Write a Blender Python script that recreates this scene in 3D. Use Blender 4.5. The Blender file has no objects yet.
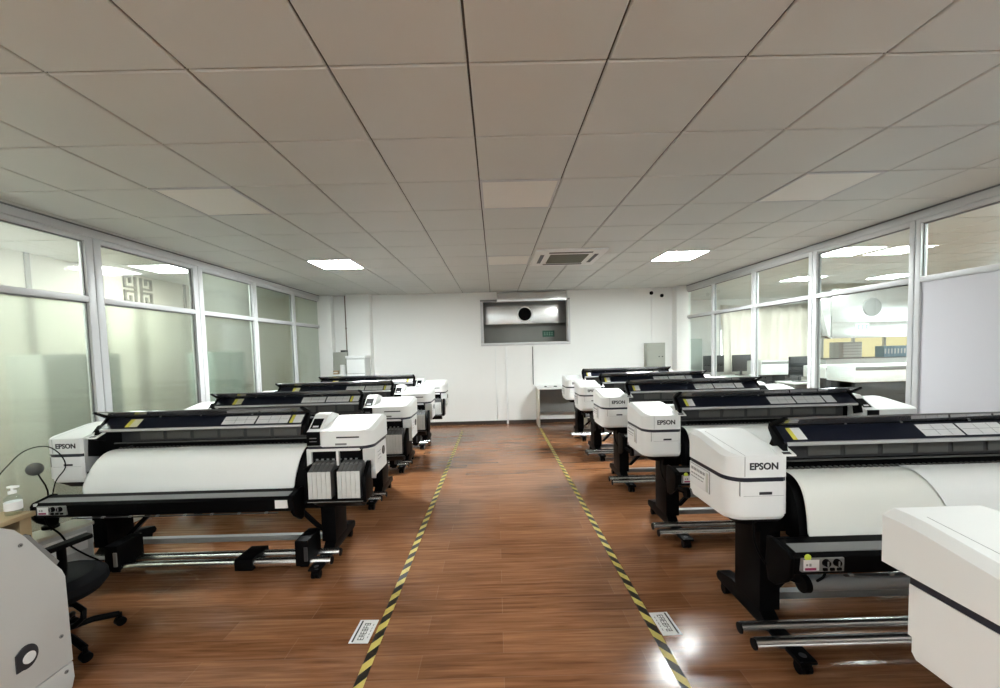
import bpy, bmesh, math, random
from mathutils import Vector, Matrix
random.seed(4)
PI = math.pi
SC = bpy.context.scene
COL = SC.collection

# ------------------------------------------------------------------ camera
F, PIT, YAW, ROL, CX, CY, CAMH = 399.7, -0.0507, 0.0053, -0.0266, 498.05, 367.8, 1.70
CEIL = CAMH + 1.216


def make_camera():
    cy, sy, cp, sp = math.cos(YAW), math.sin(YAW), math.cos(PIT), math.sin(PIT)
    f = Vector((sy * cp, cy * cp, sp))
    r = Vector((cy, -sy, 0))
    u = r.cross(f)
    cr, sr = math.cos(ROL), math.sin(ROL)
    r2 = cr * r + sr * u
    u2 = -sr * r + cr * u
    cam = bpy.data.cameras.new('camera')
    o = bpy.data.objects.new('camera', cam)
    COL.objects.link(o)
    m = Matrix.Identity(4)
    for i in range(3):
        m[i][0], m[i][1], m[i][2] = r2[i], u2[i], -f[i]
    m[2][3] = CAMH
    o.matrix_world = m
    cam.sensor_fit = 'HORIZONTAL'
    cam.sensor_width = 36
    cam.lens = F / 1000 * 36
    cam.shift_x = (500 - CX) / 1000
    cam.shift_y = (CY - 344) / 1000
    cam.clip_start = 0.02
    SC.camera = o


make_camera()

# ------------------------------------------------------------------ materials
MATS = {}


def nodes_of(name):
    m = bpy.data.materials.new(name)
    m.use_nodes = True
    nt = m.node_tree
    nt.nodes.clear()
    out = nt.nodes.new('ShaderNodeOutputMaterial')
    MATS[name] = m
    return m, nt, out


def link(nt, a, b):
    nt.links.new(a, b)


def pmat(name, color, rough=0.5, metal=0.0, spec=0.5, var=0.04, vscale=6.0, bump=0.0, bscale=60.0, coat=0.0):
    """principled with a little procedural mottling, so no surface is dead flat"""
    m, nt, out = nodes_of(name)
    b = nt.nodes.new('ShaderNodeBsdfPrincipled')
    link(nt, b.outputs[0], out.inputs[0])
    tc = nt.nodes.new('ShaderNodeTexCoord')
    n = nt.nodes.new('ShaderNodeTexNoise')
    n.inputs['Scale'].default_value = vscale
    n.inputs['Detail'].default_value = 3
    link(nt, tc.outputs['Object'], n.inputs['Vector'])
    mix = nt.nodes.new('ShaderNodeMix')
    mix.data_type = 'RGBA'
    c = Vector(color)
    mix.inputs['A'].default_value = (*[max(0, v * (1 - var)) for v in c], 1)
    mix.inputs['B'].default_value = (*[min(1, v * (1 + var)) for v in c], 1)
    link(nt, n.outputs['Fac'], mix.inputs['Factor'])
    link(nt, mix.outputs['Result'], b.inputs['Base Color'])
    b.inputs['Roughness'].default_value = rough
    b.inputs['Metallic'].default_value = metal
    b.inputs['Specular IOR Level'].default_value = spec
    b.inputs['Coat Weight'].default_value = coat
    if bump:
        n2 = nt.nodes.new('ShaderNodeTexNoise')
        n2.inputs['Scale'].default_value = bscale
        link(nt, tc.outputs['Object'], n2.inputs['Vector'])
        bp = nt.nodes.new('ShaderNodeBump')
        bp.inputs['Strength'].default_value = bump
        bp.inputs['Distance'].default_value = 0.01
        link(nt, n2.outputs['Fac'], bp.inputs['Height'])
        link(nt, bp.outputs['Normal'], b.inputs['Normal'])
    return m


def emat(name, color, strength):
    m, nt, out = nodes_of(name)
    e = nt.nodes.new('ShaderNodeEmission')
    e.inputs['Color'].default_value = (*color, 1)
    e.inputs['Strength'].default_value = strength
    link(nt, e.outputs[0], out.inputs[0])
    return m


def front_fresnel(nt, ior):
    """surface reflection of a thin pane: counted once, on the face the ray enters by"""
    fr = nt.nodes.new('ShaderNodeFresnel')
    fr.inputs['IOR'].default_value = ior
    ge = nt.nodes.new('ShaderNodeNewGeometry')
    inv = nt.nodes.new('ShaderNodeMath')
    inv.operation = 'SUBTRACT'
    inv.inputs[0].default_value = 1.0
    nt.links.new(ge.outputs['Backfacing'], inv.inputs[1])
    mu = nt.nodes.new('ShaderNodeMath')
    mu.operation = 'MULTIPLY'
    nt.links.new(fr.outputs[0], mu.inputs[0])
    nt.links.new(inv.outputs[0], mu.inputs[1])
    return mu.outputs[0]


def clear_glass(name, tint=(0.93, 0.98, 0.96), gloss=1.0):
    m, nt, out = nodes_of(name)
    t = nt.nodes.new('ShaderNodeBsdfTransparent')
    t.inputs['Color'].default_value = (*tint, 1)
    g = nt.nodes.new('ShaderNodeBsdfGlossy')
    g.inputs['Roughness'].default_value = 0.015
    g.inputs['Color'].default_value = (gloss, gloss, gloss, 1)
    fac = front_fresnel(nt, 1.5)
    mx = nt.nodes.new('ShaderNodeMixShader')
    link(nt, fac, mx.inputs[0])
    link(nt, t.outputs[0], mx.inputs[1])
    link(nt, g.outputs[0], mx.inputs[2])
    link(nt, mx.outputs[0], out.inputs[0])
    return m


def frosted_glass(name, tint, rough=0.3, trans=0.5):
    """frosted pane: part blurred view-through, part scattered light, with a soft surface reflection"""
    m, nt, out = nodes_of(name)
    r = nt.nodes.new('ShaderNodeBsdfRefraction')
    r.inputs['Color'].default_value = (*tint, 1)
    r.inputs['Roughness'].default_value = rough
    r.inputs['IOR'].default_value = 1.12
    tr = nt.nodes.new('ShaderNodeBsdfTranslucent')
    tr.inputs['Color'].default_value = (*tint, 1)
    m1 = nt.nodes.new('ShaderNodeMixShader')
    m1.inputs[0].default_value = trans
    link(nt, r.outputs[0], m1.inputs[1])
    link(nt, tr.outputs[0], m1.inputs[2])
    g = nt.nodes.new('ShaderNodeBsdfGlossy')
    g.inputs['Roughness'].default_value = 0.06
    fac = front_fresnel(nt, 1.45)
    m2 = nt.nodes.new('ShaderNodeMixShader')
    link(nt, fac, m2.inputs[0])
    link(nt, m1.outputs[0], m2.inputs[1])
    link(nt, g.outputs[0], m2.inputs[2])
    link(nt, m2.outputs[0], out.inputs[0])
    return m


def floor_mat():
    m, nt, out = nodes_of('wood_floor')
    N = nt.nodes.new
    b = N('ShaderNodeBsdfPrincipled')
    link(nt, b.outputs[0], out.inputs[0])
    tc = N('ShaderNodeTexCoord')
    br = N('ShaderNodeTexBrick')
    br.inputs['Scale'].default_value = 1.0
    br.inputs['Brick Width'].default_value = 1.22
    br.inputs['Row Height'].default_value = 0.165
    br.inputs['Mortar Size'].default_value = 0.0022
    br.inputs['Mortar Smooth'].default_value = 0.3
    br.inputs['Bias'].default_value = 0.0
    br.offset = 0.37
    br.inputs['Color1'].default_value = (0.0, 0.0, 0.0, 1)
    br.inputs['Color2'].default_value = (1.0, 1.0, 1.0, 1)
    br.inputs['Mortar'].default_value = (0.5, 0.5, 0.5, 1)
    link(nt, tc.outputs['Object'], br.inputs['Vector'])
    mp = N('ShaderNodeMapping')
    mp.inputs['Scale'].default_value = (1.3, 26, 1)
    link(nt, tc.outputs['Object'], mp.inputs['Vector'])
    n = N('ShaderNodeTexNoise')
    n.inputs['Scale'].default_value = 1.5
    n.inputs['Detail'].default_value = 7
    n.inputs['Roughness'].default_value = 0.62
    n.inputs['Distortion'].default_value = 0.5
    link(nt, mp.outputs[0], n.inputs['Vector'])
    # grain + plank tone
    ad = N('ShaderNodeMath')
    ad.operation = 'MULTIPLY_ADD'
    ad.inputs[1].default_value = 0.16
    link(nt, br.outputs['Color'], ad.inputs[0])
    link(nt, n.outputs['Fac'], ad.inputs[2])
    cr = N('ShaderNodeValToRGB')
    e = cr.color_ramp.elements
    e[0].position = 0.3
    e[0].color = (0.108, 0.039, 0.015, 1)
    e[1].position = 0.85
    e[1].color = (0.35, 0.165, 0.077, 1)
    k = e.new(0.56)
    k.color = (0.222, 0.092, 0.039, 1)
    link(nt, ad.outputs[0], cr.inputs[0])
    mx = N('ShaderNodeMix')
    mx.data_type = 'RGBA'
    mx.inputs['B'].default_value = (0.50, 0.33, 0.22, 1)
    sc = N('ShaderNodeMath')
    sc.operation = 'MULTIPLY'
    sc.inputs[1].default_value = 0.16
    link(nt, br.outputs['Fac'], sc.inputs[0])
    link(nt, sc.outputs[0], mx.inputs['Factor'])
    link(nt, cr.outputs[0], mx.inputs['A'])
    link(nt, mx.outputs['Result'], b.inputs['Base Color'])
    b.inputs['Roughness'].default_value = 0.18
    b.inputs['Specular IOR Level'].default_value = 0.5
    # plank edges and a slight cupping catch the light
    hs = N('ShaderNodeMath')
    hs.operation = 'MULTIPLY_ADD'
    hs.inputs[1].default_value = -1.0
    link(nt, br.outputs['Fac'], hs.inputs[0])
    n3 = N('ShaderNodeTexNoise')
    n3.inputs['Scale'].default_value = 5.0
    n3.inputs['Detail'].default_value = 2
    link(nt, tc.outputs['Object'], n3.inputs['Vector'])
    link(nt, n3.outputs['Fac'], hs.inputs[2])
    bp = N('ShaderNodeBump')
    bp.inputs['Strength'].default_value = 0.10
    bp.inputs['Distance'].default_value = 0.01
    link(nt, hs.outputs[0], bp.inputs['Height'])
    link(nt, bp.outputs['Normal'], b.inputs['Normal'])
    return m


def tape_mat():
    m, nt, out = nodes_of('hazard_tape')
    N = nt.nodes.new
    b = N('ShaderNodeBsdfPrincipled')
    link(nt, b.outputs[0], out.inputs[0])
    tc = N('ShaderNodeTexCoord')
    sx = N('ShaderNodeSeparateXYZ')
    link(nt, tc.outputs['Object'], sx.inputs[0])
    a = N('ShaderNodeMath')
    a.operation = 'MULTIPLY_ADD'
    a.inputs[1].default_value = -1.3
    link(nt, sx.outputs['X'], a.inputs[0])
    link(nt, sx.outputs['Y'], a.inputs[2])
    d = N('ShaderNodeMath')
    d.operation = 'DIVIDE'
    d.inputs[1].default_value = 0.152
    link(nt, a.outputs[0], d.inputs[0])
    fr = N('ShaderNodeMath')
    fr.operation = 'FRACT'
    link(nt, d.outputs[0], fr.inputs[0])
    g = N('ShaderNodeMath')
    g.operation = 'GREATER_THAN'
    g.inputs[1].default_value = 0.52
    link(nt, fr.outputs[0], g.inputs[0])
    n = N('ShaderNodeTexNoise')
    n.inputs['Scale'].default_value = 22
    n.inputs['Detail'].default_value = 4
    link(nt, tc.outputs['Object'], n.inputs['Vector'])
    mx = N('ShaderNodeMix')
    mx.data_type = 'RGBA'
    mx.inputs['A'].default_value = (0.010, 0.008, 0.005, 1)
    mx.inputs['B'].default_value = (0.62, 0.50, 0.13, 1)
    link(nt, g.outputs[0], mx.inputs['Factor'])
    m2 = N('ShaderNodeMix')
    m2.data_type = 'RGBA'
    m2.inputs['B'].default_value = (0.16, 0.10, 0.06, 1)
    w = N('ShaderNodeMapRange')
    w.inputs['From Min'].default_value = 0.55
    w.inputs['From Max'].default_value = 0.75
    w.inputs['To Max'].default_value = 0.5
    link(nt, n.outputs['Fac'], w.inputs['Value'])
    link(nt, w.outputs[0], m2.inputs['Factor'])
    link(nt, mx.outputs['Result'], m2.inputs['A'])
    link(nt, m2.outputs['Result'], b.inputs['Base Color'])
    b.inputs['Roughness'].default_value = 0.4
    return m


FLOOR = floor_mat()
TAPE = tape_mat()
WALL = pmat('painted_wall', (0.84, 0.845, 0.825), 0.6, var=0.02, vscale=1.5, bump=0.02)
TILE = pmat('ceiling_tile', (0.61, 0.63, 0.605), 0.42, var=0.03, vscale=2.0, bump=0.03, bscale=25)
TGRID = pmat('ceiling_gap', (0.07, 0.065, 0.055), 0.7)
FRAME = pmat('frame_aluminium', (0.58, 0.59, 0.60), 0.38, var=0.03)
GASKET = pmat('frame_gasket', (0.20, 0.205, 0.21), 0.6)
LILAC = pmat('panel_board', (0.64, 0.635, 0.68), 0.55, var=0.02, vscale=1.2)
WHITE = pmat('white_plastic', (0.82, 0.835, 0.825), 0.5, spec=0.3, var=0.02, vscale=4)
WHITE2 = pmat('white_plastic_lower', (0.82, 0.825, 0.815), 0.42, var=0.02, vscale=4)
NAVY = pmat('navy_band', (0.010, 0.012, 0.022), 0.4)
LID = pmat('lid_navy', (0.010, 0.012, 0.022), 0.3, spec=0.4, var=0.1)
LIP = pmat('lid_smoke', (0.24, 0.24, 0.25), 0.09, metal=0.6, var=0.08)
BLACK = pmat('black_plastic', (0.002, 0.002, 0.0023), 0.5, spec=0.06, var=0.15)
BLACKM = pmat('black_metal', (0.002, 0.002, 0.0023), 0.45, spec=0.06, var=0.15)
BEAMTOP = pmat('beam_grey', (0.20, 0.205, 0.21), 0.32, var=0.05)
DGREY = pmat('dark_grey', (0.03, 0.03, 0.032), 0.4)
MGREY = pmat('mid_grey', (0.22, 0.22, 0.215), 0.4)
PLATE = pmat('rail_plate', (0.075, 0.075, 0.07), 0.45)
SILVER = pmat('silver_strip', (0.55, 0.55, 0.56), 0.3, metal=0.25)
CHROME = pmat('steel_tube', (0.85, 0.85, 0.85), 0.26, metal=1.0, var=0.03)
STEEL = pmat('sheet_steel', (0.70, 0.70, 0.68), 0.22, metal=0.75, var=0.12, vscale=2.5, bump=0.05, bscale=4)
PAPER = pmat('paper_white', (0.88, 0.90, 0.885), 0.5, var=0.01)
PAPER2 = pmat('paper_cream_shaded', (0.80, 0.81, 0.76), 0.36, var=0.01)  # greyer than the white: shading of the lower sheet put into its tone
CART = pmat('cartridge_pale', (0.62, 0.63, 0.61), 0.4, var=0.06, vscale=25)
CARTD = pmat('cartridge_cap', (0.10, 0.10, 0.10), 0.4)
STICK = pmat('sticker_white', (0.80, 0.80, 0.80), 0.5)
YELLOW = pmat('sticker_yellow', (0.72, 0.66, 0.10), 0.5)
CREAM = pmat('sticker_cream', (0.75, 0.70, 0.48), 0.5)
INK = pmat('ink_print', (0.02, 0.02, 0.025), 0.5)
INKG = pmat('ink_grey', (0.30, 0.30, 0.30), 0.5)
RED = pmat('magenta_print', (0.35, 0.03, 0.12), 0.5)
LIME = pmat('lime_tag', (0.62, 0.75, 0.08), 0.5)
TAN = pmat('tan_wood', (0.42, 0.31, 0.17), 0.5, var=0.12, vscale=8)
MACH = pmat('machine_grey', (0.56, 0.57, 0.56), 0.38, var=0.02)
FABRIC = pmat('chair_fabric', (0.006, 0.0065, 0.008), 0.8, spec=0.12, bump=0.2, bscale=300)
CABGREY = pmat('cabinet_grey', (0.36, 0.375, 0.33), 0.5)
BASEB = pmat('baseboard_dark', (0.035, 0.026, 0.022), 0.4)
BEIGE = pmat('corridor_beige', (0.58, 0.55, 0.46), 0.6, var=0.03)
FRET = pmat('fret_brown', (0.16, 0.15, 0.12), 0.6)
CURT = pmat('curtain_cloth', (0.66, 0.61, 0.52), 0.8, var=0.05)
GREEN = pmat('sign_green', (0.045, 0.14, 0.095), 0.5)
SIGNMID = pmat('sign_midgreen', (0.22, 0.38, 0.29), 0.5)
PALEG = pmat('sign_pale', (0.55, 0.68, 0.58), 0.5)
MONB = pmat('monitor_black', (0.02, 0.021, 0.022), 0.3)
LAMP_ON = emat('lamp_lit', (0.95, 1.0, 0.99), 74.0)
LAMP_OFFICE = emat('lamp_office', (0.95, 1.0, 0.99), 36.0)
LAMP_DIM = emat('lamp_corridor', (0.95, 1.0, 0.97), 24.0)
LAMP_OFF = pmat('lamp_unlit', (0.80, 0.79, 0.74), 0.35, var=0.01)
FILL_FRONT = emat('glowing_pane', (0.86, 0.97, 1.0), 1.0)  # glow of the added front-wall windows, a fill light
FILL_SIDE = emat('fill_pane_side', (0.90, 0.98, 1.0), 1.5)  # glow of the added office side window, a fill light
DAYCURT = emat('daylit_pane_curtain', (0.95, 0.98, 1.0), 2.7)
WIN_LIT = emat('daylit_blind', (0.47, 0.40, 0.235), 1.0)
GLASS_C = clear_glass('glass_clear')
FROST = frosted_glass('glass_frosted', (0.92, 0.965, 0.925), 0.27, 0.12)
FROST_L = frosted_glass('glass_light_frost', (0.95, 0.97, 0.95), 0.05, 0.12)
PET = clear_glass('bottle_clear', (0.86, 0.90, 0.90))
# backlit curtain: cloth that lets the daylight behind it through
CURT_T, _nt, _out = nodes_of('curtain_sheer')
_d = _nt.nodes.new('ShaderNodeBsdfDiffuse')
_d.inputs['Color'].default_value = (0.78, 0.76, 0.71, 1)
_t = _nt.nodes.new('ShaderNodeBsdfTranslucent')
_t.inputs['Color'].default_value = (0.84, 0.81, 0.75, 1)
_m = _nt.nodes.new('ShaderNodeMixShader')
_m.inputs[0].default_value = 0.5
link(_nt, _d.outputs[0], _m.inputs[1])
link(_nt, _t.outputs[0], _m.inputs[2])
link(_nt, _m.outputs[0], _out.inputs[0])


# ------------------------------------------------------------------ geometry helper
class MB:
    """collects shapes and links them as ONE mesh object"""

    def __init__(self):
        self.bm = bmesh.new()
        self.mats = []

    def mi(self, mat):
        if mat not in self.mats:
            self.mats.append(mat)
        return self.mats.index(mat)

    def _take(self, bm, mat):
        i = self.mi(mat)
        for f in bm.faces:
            f.material_index = i
        me = bpy.data.meshes.new('tmp')
        bm.to_mesh(me)
        bm.free()
        self.bm.from_mesh(me)
        bpy.data.meshes.remove(me)
        return self

    def box(self, x0, x1, y0, y1, z0, z1, mat, bev=0.0, seg=2, rot=None, at=None):
        bm = bmesh.new()
        vs = [bm.verts.new((x, y, z)) for z in (z0, z1) for y in (y0, y1) for x in (x0, x1)]
        for q in ((0, 2, 3, 1), (4, 5, 7, 6), (0, 1, 5, 4), (2, 6, 7, 3), (0, 4, 6, 2), (1, 3, 7, 5)):
            bm.faces.new([vs[i] for i in q])
        if bev:
            bmesh.ops.bevel(bm, geom=list(bm.edges), offset=bev, segments=seg, affect='EDGES', profile=0.6)
        if rot:
            c = Vector(at) if at else Vector(((x0 + x1) / 2, (y0 + y1) / 2, (z0 + z1) / 2))
            bmesh.ops.rotate(bm, verts=bm.verts, cent=c, matrix=Matrix.Rotation(rot[1], 3, rot[0]))
        return self._take(bm, mat)

    def prism(self, pts, a0, a1, mat, axis='X', bev=0.0, seg=2):
        """polygon pts extruded along an axis. axis X: pts are (y,z); Y: (x,z); Z: (x,y)"""
        bm = bmesh.new()

        def P(p, a):
            return {'X': (a, p[0], p[1]), 'Y': (p[0], a, p[1]), 'Z': (p[0], p[1], a)}[axis]
        A = [bm.verts.new(P(p, a0)) for p in pts]
        B = [bm.verts.new(P(p, a1)) for p in pts]
        n = len(pts)
        bm.faces.new(A)
        bm.faces.new(B[::-1])
        for i in range(n):
            j = (i + 1) % n
            bm.faces.new((A[i], B[i], B[j], A[j]))
        bmesh.ops.recalc_face_normals(bm, faces=bm.faces)
        if bev:
            bmesh.ops.bevel(bm, geom=list(bm.edges), offset=bev, segments=seg, affect='EDGES', profile=0.6)
        return self._take(bm, mat)

    def rings(self, rings, mat, cap=True):
        bm = bmesh.new()
        R = [[bm.verts.new(p) for p in r] for r in rings]
        n = len(rings[0])
        for a, b in zip(R, R[1:]):
            for i in range(n):
                j = (i + 1) % n
                bm.faces.new((a[i], a[j], b[j], b[i]))
        if cap:
            bm.faces.new(R[0][::-1])
            bm.faces.new(R[-1])
        bmesh.ops.recalc_face_normals(bm, faces=bm.faces)
        return self._take(bm, mat)

    def cyl(self, p0, p1, r, mat, seg=20, r1=None, cap=True):
        p0, p1 = Vector(p0), Vector(p1)
        d = (p1 - p0).normalized()
        u = d.orthogonal().normalized()
        v = d.cross(u)
        r1 = r if r1 is None else r1
        rr = []
        for p, q in ((p0, r), (p1, r1)):
            rr.append([p + u * q * math.cos(2 * PI * i / seg) + v * q * math.sin(2 * PI * i / seg) for i in range(seg)])
        return self.rings(rr, mat, cap)

    def tube(self, pts, r, mat, seg=8):
        pts = [Vector(p) for p in pts]
        rr = []
        u = None
        for i, p in enumerate(pts):
            d = (pts[min(i + 1, len(pts) - 1)] - pts[max(i - 1, 0)]).normalized()
            if u is None:
                u = d.orthogonal().normalized()
            u = (u - d * u.dot(d)).normalized()
            v = d.cross(u)
            rr.append([p + u * r * math.cos(2 * PI * k / seg) + v * r * math.sin(2 * PI * k / seg) for k in range(seg)])
        return self.rings(rr, mat)

    def lathe(self, prof, c, mat, seg=24):
        rr = []
        for r, z in prof:
            rr.append([(c[0] + r * math.cos(2 * PI * k / seg), c[1] + r * math.sin(2 * PI * k / seg), c[2] + z) for k in range(seg)])
        return self.rings(rr, mat)

    def quad(self, pts, mat, thick=0.0):
        bm = bmesh.new()
        vs = [bm.verts.new(p) for p in pts]
        f = bm.faces.new(vs)
        if thick:
            n = (Vector(pts[1]) - Vector(pts[0])).cross(Vector(pts[2]) - Vector(pts[1])).normalized()
            r = bmesh.ops.extrude_face_region(bm, geom=[f])
            nv = [g for g in r['geom'] if isinstance(g, bmesh.types.BMVert)]
            bmesh.ops.translate(bm, verts=nv, vec=n * thick)
            bmesh.ops.recalc_face_normals(bm, faces=bm.faces)
        return self._take(bm, mat)

    def mesh(self, me, mat, M):
        bm = bmesh.new()
        bm.from_mesh(me)
        bm.transform(M)
        return self._take(bm, mat)

    def build(self, name, parent=None, smooth=True, sharp=True):
        me = bpy.data.meshes.new(name)
        self.bm.to_mesh(me)
        self.bm.free()
        for m in self.mats:
            me.materials.append(m)
        if smooth:
            me.polygons.foreach_set('use_smooth', [True] * len(me.polygons))
            me.set_sharp_from_angle(angle=math.radians(28) if sharp else PI)
        o = bpy.data.objects.new(name, me)
        COL.objects.link(o)
        if parent:
            o.parent = parent
        return o


def tag(o, label, cat, group=None, kind=None):
    if label:
        o['label'] = label
    if cat:
        o['category'] = cat
    if group:
        o['group'] = group
    if kind:
        o['kind'] = kind
    return o


def thing(name, label, cat, loc=(0, 0, 0), rz=0.0, group=None):
    o = bpy.data.objects.new(name, None)
    o.empty_display_size = 0.1
    COL.objects.link(o)
    o.location = loc
    o.rotation_euler = (0, 0, rz)
    return tag(o, label, cat, group)


def struct(o):
    o['kind'] = 'structure'
    return o


def dup(root, loc, rz=0.0, label=None, skip=()):
    r = root.copy()
    COL.objects.link(r)
    r.location = loc
    r.rotation_euler = (0, 0, rz)
    if label:
        r['label'] = label
    for ch in root.children:
        if ch.name.split('.')[0] in skip:
            continue
        c = ch.copy()
        COL.objects.link(c)
        c.parent = r
        for g in ch.children:
            if g.name.split('.')[0] in skip:
                continue
            d = g.copy()
            COL.objects.link(d)
            d.parent = c
    return r


_textcache = {}


def text_mesh(s, size, ext=0.0015):
    key = (s, size, ext)
    if key in _textcache:
        return _textcache[key]
    cu = bpy.data.curves.new('txt', 'FONT')
    cu.body = s
    cu.size = size
    cu.align_x = 'CENTER'
    cu.align_y = 'CENTER'
    cu.extrude = ext
    cu.offset = size * 0.035
    cu.resolution_u = 3
    o = bpy.data.objects.new('txt', cu)
    COL.objects.link(o)
    bpy.context.view_layer.update()
    me = bpy.data.meshes.new_from_object(o.evaluated_get(bpy.context.evaluated_depsgraph_get()))
    bpy.data.objects.remove(o)
    bpy.data.curves.remove(cu)
    _textcache[key] = me
    return me


FACE_Y = Matrix(((1, 0, 0, 0), (0, 0, -1, 0), (0, 1, 0, 0), (0, 0, 0, 1)))     # readable from -Y, upright


# ------------------------------------------------------------------ room shell
XL, XR, YB, YF = -3.77, 4.14, 8.85, -3.3
GX0, GY0 = -0.0855, 1.777


def build_shell():
    struct(MB().box(-7.6, 12.6, -3.4, 12.2, -0.08, 0.0, FLOOR).build('floor'))
    # ceiling: 0.6 m tiles with dark joints, one surface
    c = MB()
    c.box(-7.6, 12.6, -3.4, 12.2, CEIL + 0.012, CEIL + 0.06, TGRID)
    bm = bmesh.new()
    lamps = {(i, j) for i in (-4, 0, 4) for j in (-6, -2, 2, 6)}
    lamps |= {(8, 2), (8, 6), (13, 6), (13, 10), (10, 10), (12, 2), (-8, 2), (-8, 6), (-8, -2)}
    acs = {(1, 5), (1, 6), (2, 5), (2, 6)}
    for i in range(-12, 21):
        for j in range(-9, 18):
            if (i, j) in lamps:
                continue
            x0, y0 = GX0 + 0.6 * i, GY0 + 0.6 * j
            x1, y1 = x0 + 0.6, y0 + 0.6
            x0 = max(x0, -7.6); x1 = min(x1, 12.6); y0 = max(y0, -3.4); y1 = min(y1, 12.2)
            if x1 - x0 < 0.02 or y1 - y0 < 0.02:
                continue
            g, b = 0.005, 0.011
            lo = [(x0 + g, y0 + g), (x1 - g, y0 + g), (x1 - g, y1 - g), (x0 + g, y1 - g)]
            li = [(x0 + b, y0 + b), (x1 - b, y0 + b), (x1 - b, y1 - b), (x0 + b, y1 - b)]
            T = [bm.verts.new((*p, CEIL + 0.014)) for p in lo]
            M = [bm.verts.new((*p, CEIL + 0.005)) for p in lo]
            I = [bm.verts.new((*p, CEIL)) for p in li]
            for k in range(4):
                q = (k + 1) % 4
                bm.faces.new((T[k], M[k], M[q], T[q]))
                bm.faces.new((M[k], I[k], I[q], M[q]))
            bm.faces.new(I[::-1])
    bmesh.ops.recalc_face_normals(bm, faces=bm.faces)
    c._take(bm, TILE)
    struct(c.build('ceiling', smooth=False))

    # back wall with the opening
    ox0, ox1, oz0, oz1 = -0.25, 1.60, 1.80, 2.71
    w = MB()
    w.box(XL - 0.6, ox0, YB, YB + 0.15, 0, CEIL, WALL)
    w.box(ox1, XR + 0.08, YB, YB + 0.15, 0, CEIL, WALL)
    w.box(ox0, ox1, YB, YB + 0.15, 0, oz0, WALL)
    w.box(ox0, ox1, YB, YB + 0.15, oz1, CEIL, WALL)
    struct(w.build('wall_back', smooth=False))
    f = MB()
    t = 0.06
    f.box(ox0 - t, ox1 + t, YB - 0.03, YB + 0.02, oz0 - t, oz0, FRAME, 0.006)
    f.box(ox0 - t, ox0, YB - 0.03, YB + 0.02, oz0, oz1, FRAME, 0.006)
    f.box(ox1, ox1 + t, YB - 0.03, YB + 0.02, oz0, oz1, FRAME, 0.006)
    f.box(ox0 - t, ox1 + t, YB - 0.03, YB + 0.02, oz1, oz1 + 0.04, MGREY, 0.006)
    struct(f.build('window_opening_frame'))
    # room behind the opening
    r = MB()
    r.box(-1.6, 3.2, 9.62, 9.72, 0, CEIL, pmat('back_room_grey', (0.33, 0.33, 0.30), 0.6))
    r.box(-1.7, -1.6, 9.0, 9.72, 0, CEIL, WALL)
    r.box(3.2, 3.3, 9.0, 9.72, 0, CEIL, WALL)
    struct(r.build('wall_behind_opening', smooth=False))
    b = MB()
    b.box(-2.66, XR - 0.2, YB - 0.012, YB, 0, 0.075, BASEB)
    struct(b.build('baseboard_back'))
    # front wall behind the photographer
    w = MB()
    for a, b_, z0, z1 in ((-7.6, -3.2, 0, CEIL), (3.6, 12.6, 0, CEIL), (-3.2, 3.6, 0, 0.9), (-3.2, 3.6, 2.5, CEIL), (-0.3, 0.7, 0.9, 2.5)):
        w.box(a, b_, YF - 0.1, YF, z0, z1, WALL)
    struct(w.build('wall_front', smooth=False))
    for n, (a, b_) in enumerate(((-3.2, -0.3), (0.7, 3.6))):  # unseen windows added behind the camera as daylight fill
        root = bpy.data.objects.new('window_%d' % (15 + n), None)
        COL.objects.link(root)
        struct(root)
        m = MB()
        for k in range(4):
            x = a + (b_ - a - 0.06) * k / 3
            m.box(x, x + 0.06, YF - 0.06, YF, 0.9, 2.5, FRAME)
        m.box(a, b_, YF - 0.06, YF, 0.9, 0.96, FRAME)
        m.box(a, b_, YF - 0.06, YF, 2.44, 2.5, FRAME)
        m.build('window_frame', root)
        MB().box(a, b_, YF - 0.09, YF - 0.07, 0.9, 2.5, FILL_FRONT).build('glowing_pane', root, smooth=False)

    # columns at the ends of the glazing
    c = MB()
    c.box(XL - 0.1, -3.52, 8.66, YB, 0, CEIL, WALL, 0.004)
    c.box(-3.17, -2.68, 8.62, YB, 0, CEIL, WALL, 0.004)
    struct(c.build('wall_left_column'))
    c = MB()
    c.box(3.92, XR + 0.08, 8.62, YB, 0, CEIL, WALL, 0.004)
    struct(c.build('wall_right_column'))

    # side walls: low plinth, header and rear solid stretch
    for side, X, s in (('left', XL, -1), ('right', XR, 1)):
        w = MB()
        a, b_ = sorted((X, X + s * 0.1))
        w.box(a, b_, 1.2, 8.75, 0, 0.20, WALL)
        w.box(a, b_, YF, 1.2, 0, CEIL, WALL)
        struct(w.build('wall_' + side, smooth=False))
        h = MB()
        a, b_ = sorted((X - s * 0.012, X + s * 0.09))
        h.box(a, b_, 1.2, 8.75, 2.835, CEIL - 0.012, FRAME, 0.004)
        a, b_ = sorted((X - s * 0.02, X + s * 0.09))
        h.box(a, b_, 1.2, 8.75, CEIL - 0.012, CEIL, GASKET)  # dark strip standing in for the shadow gap under the ceiling
        struct(h.build('trim_header_' + side))
    # window bays
    n = 0
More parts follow.
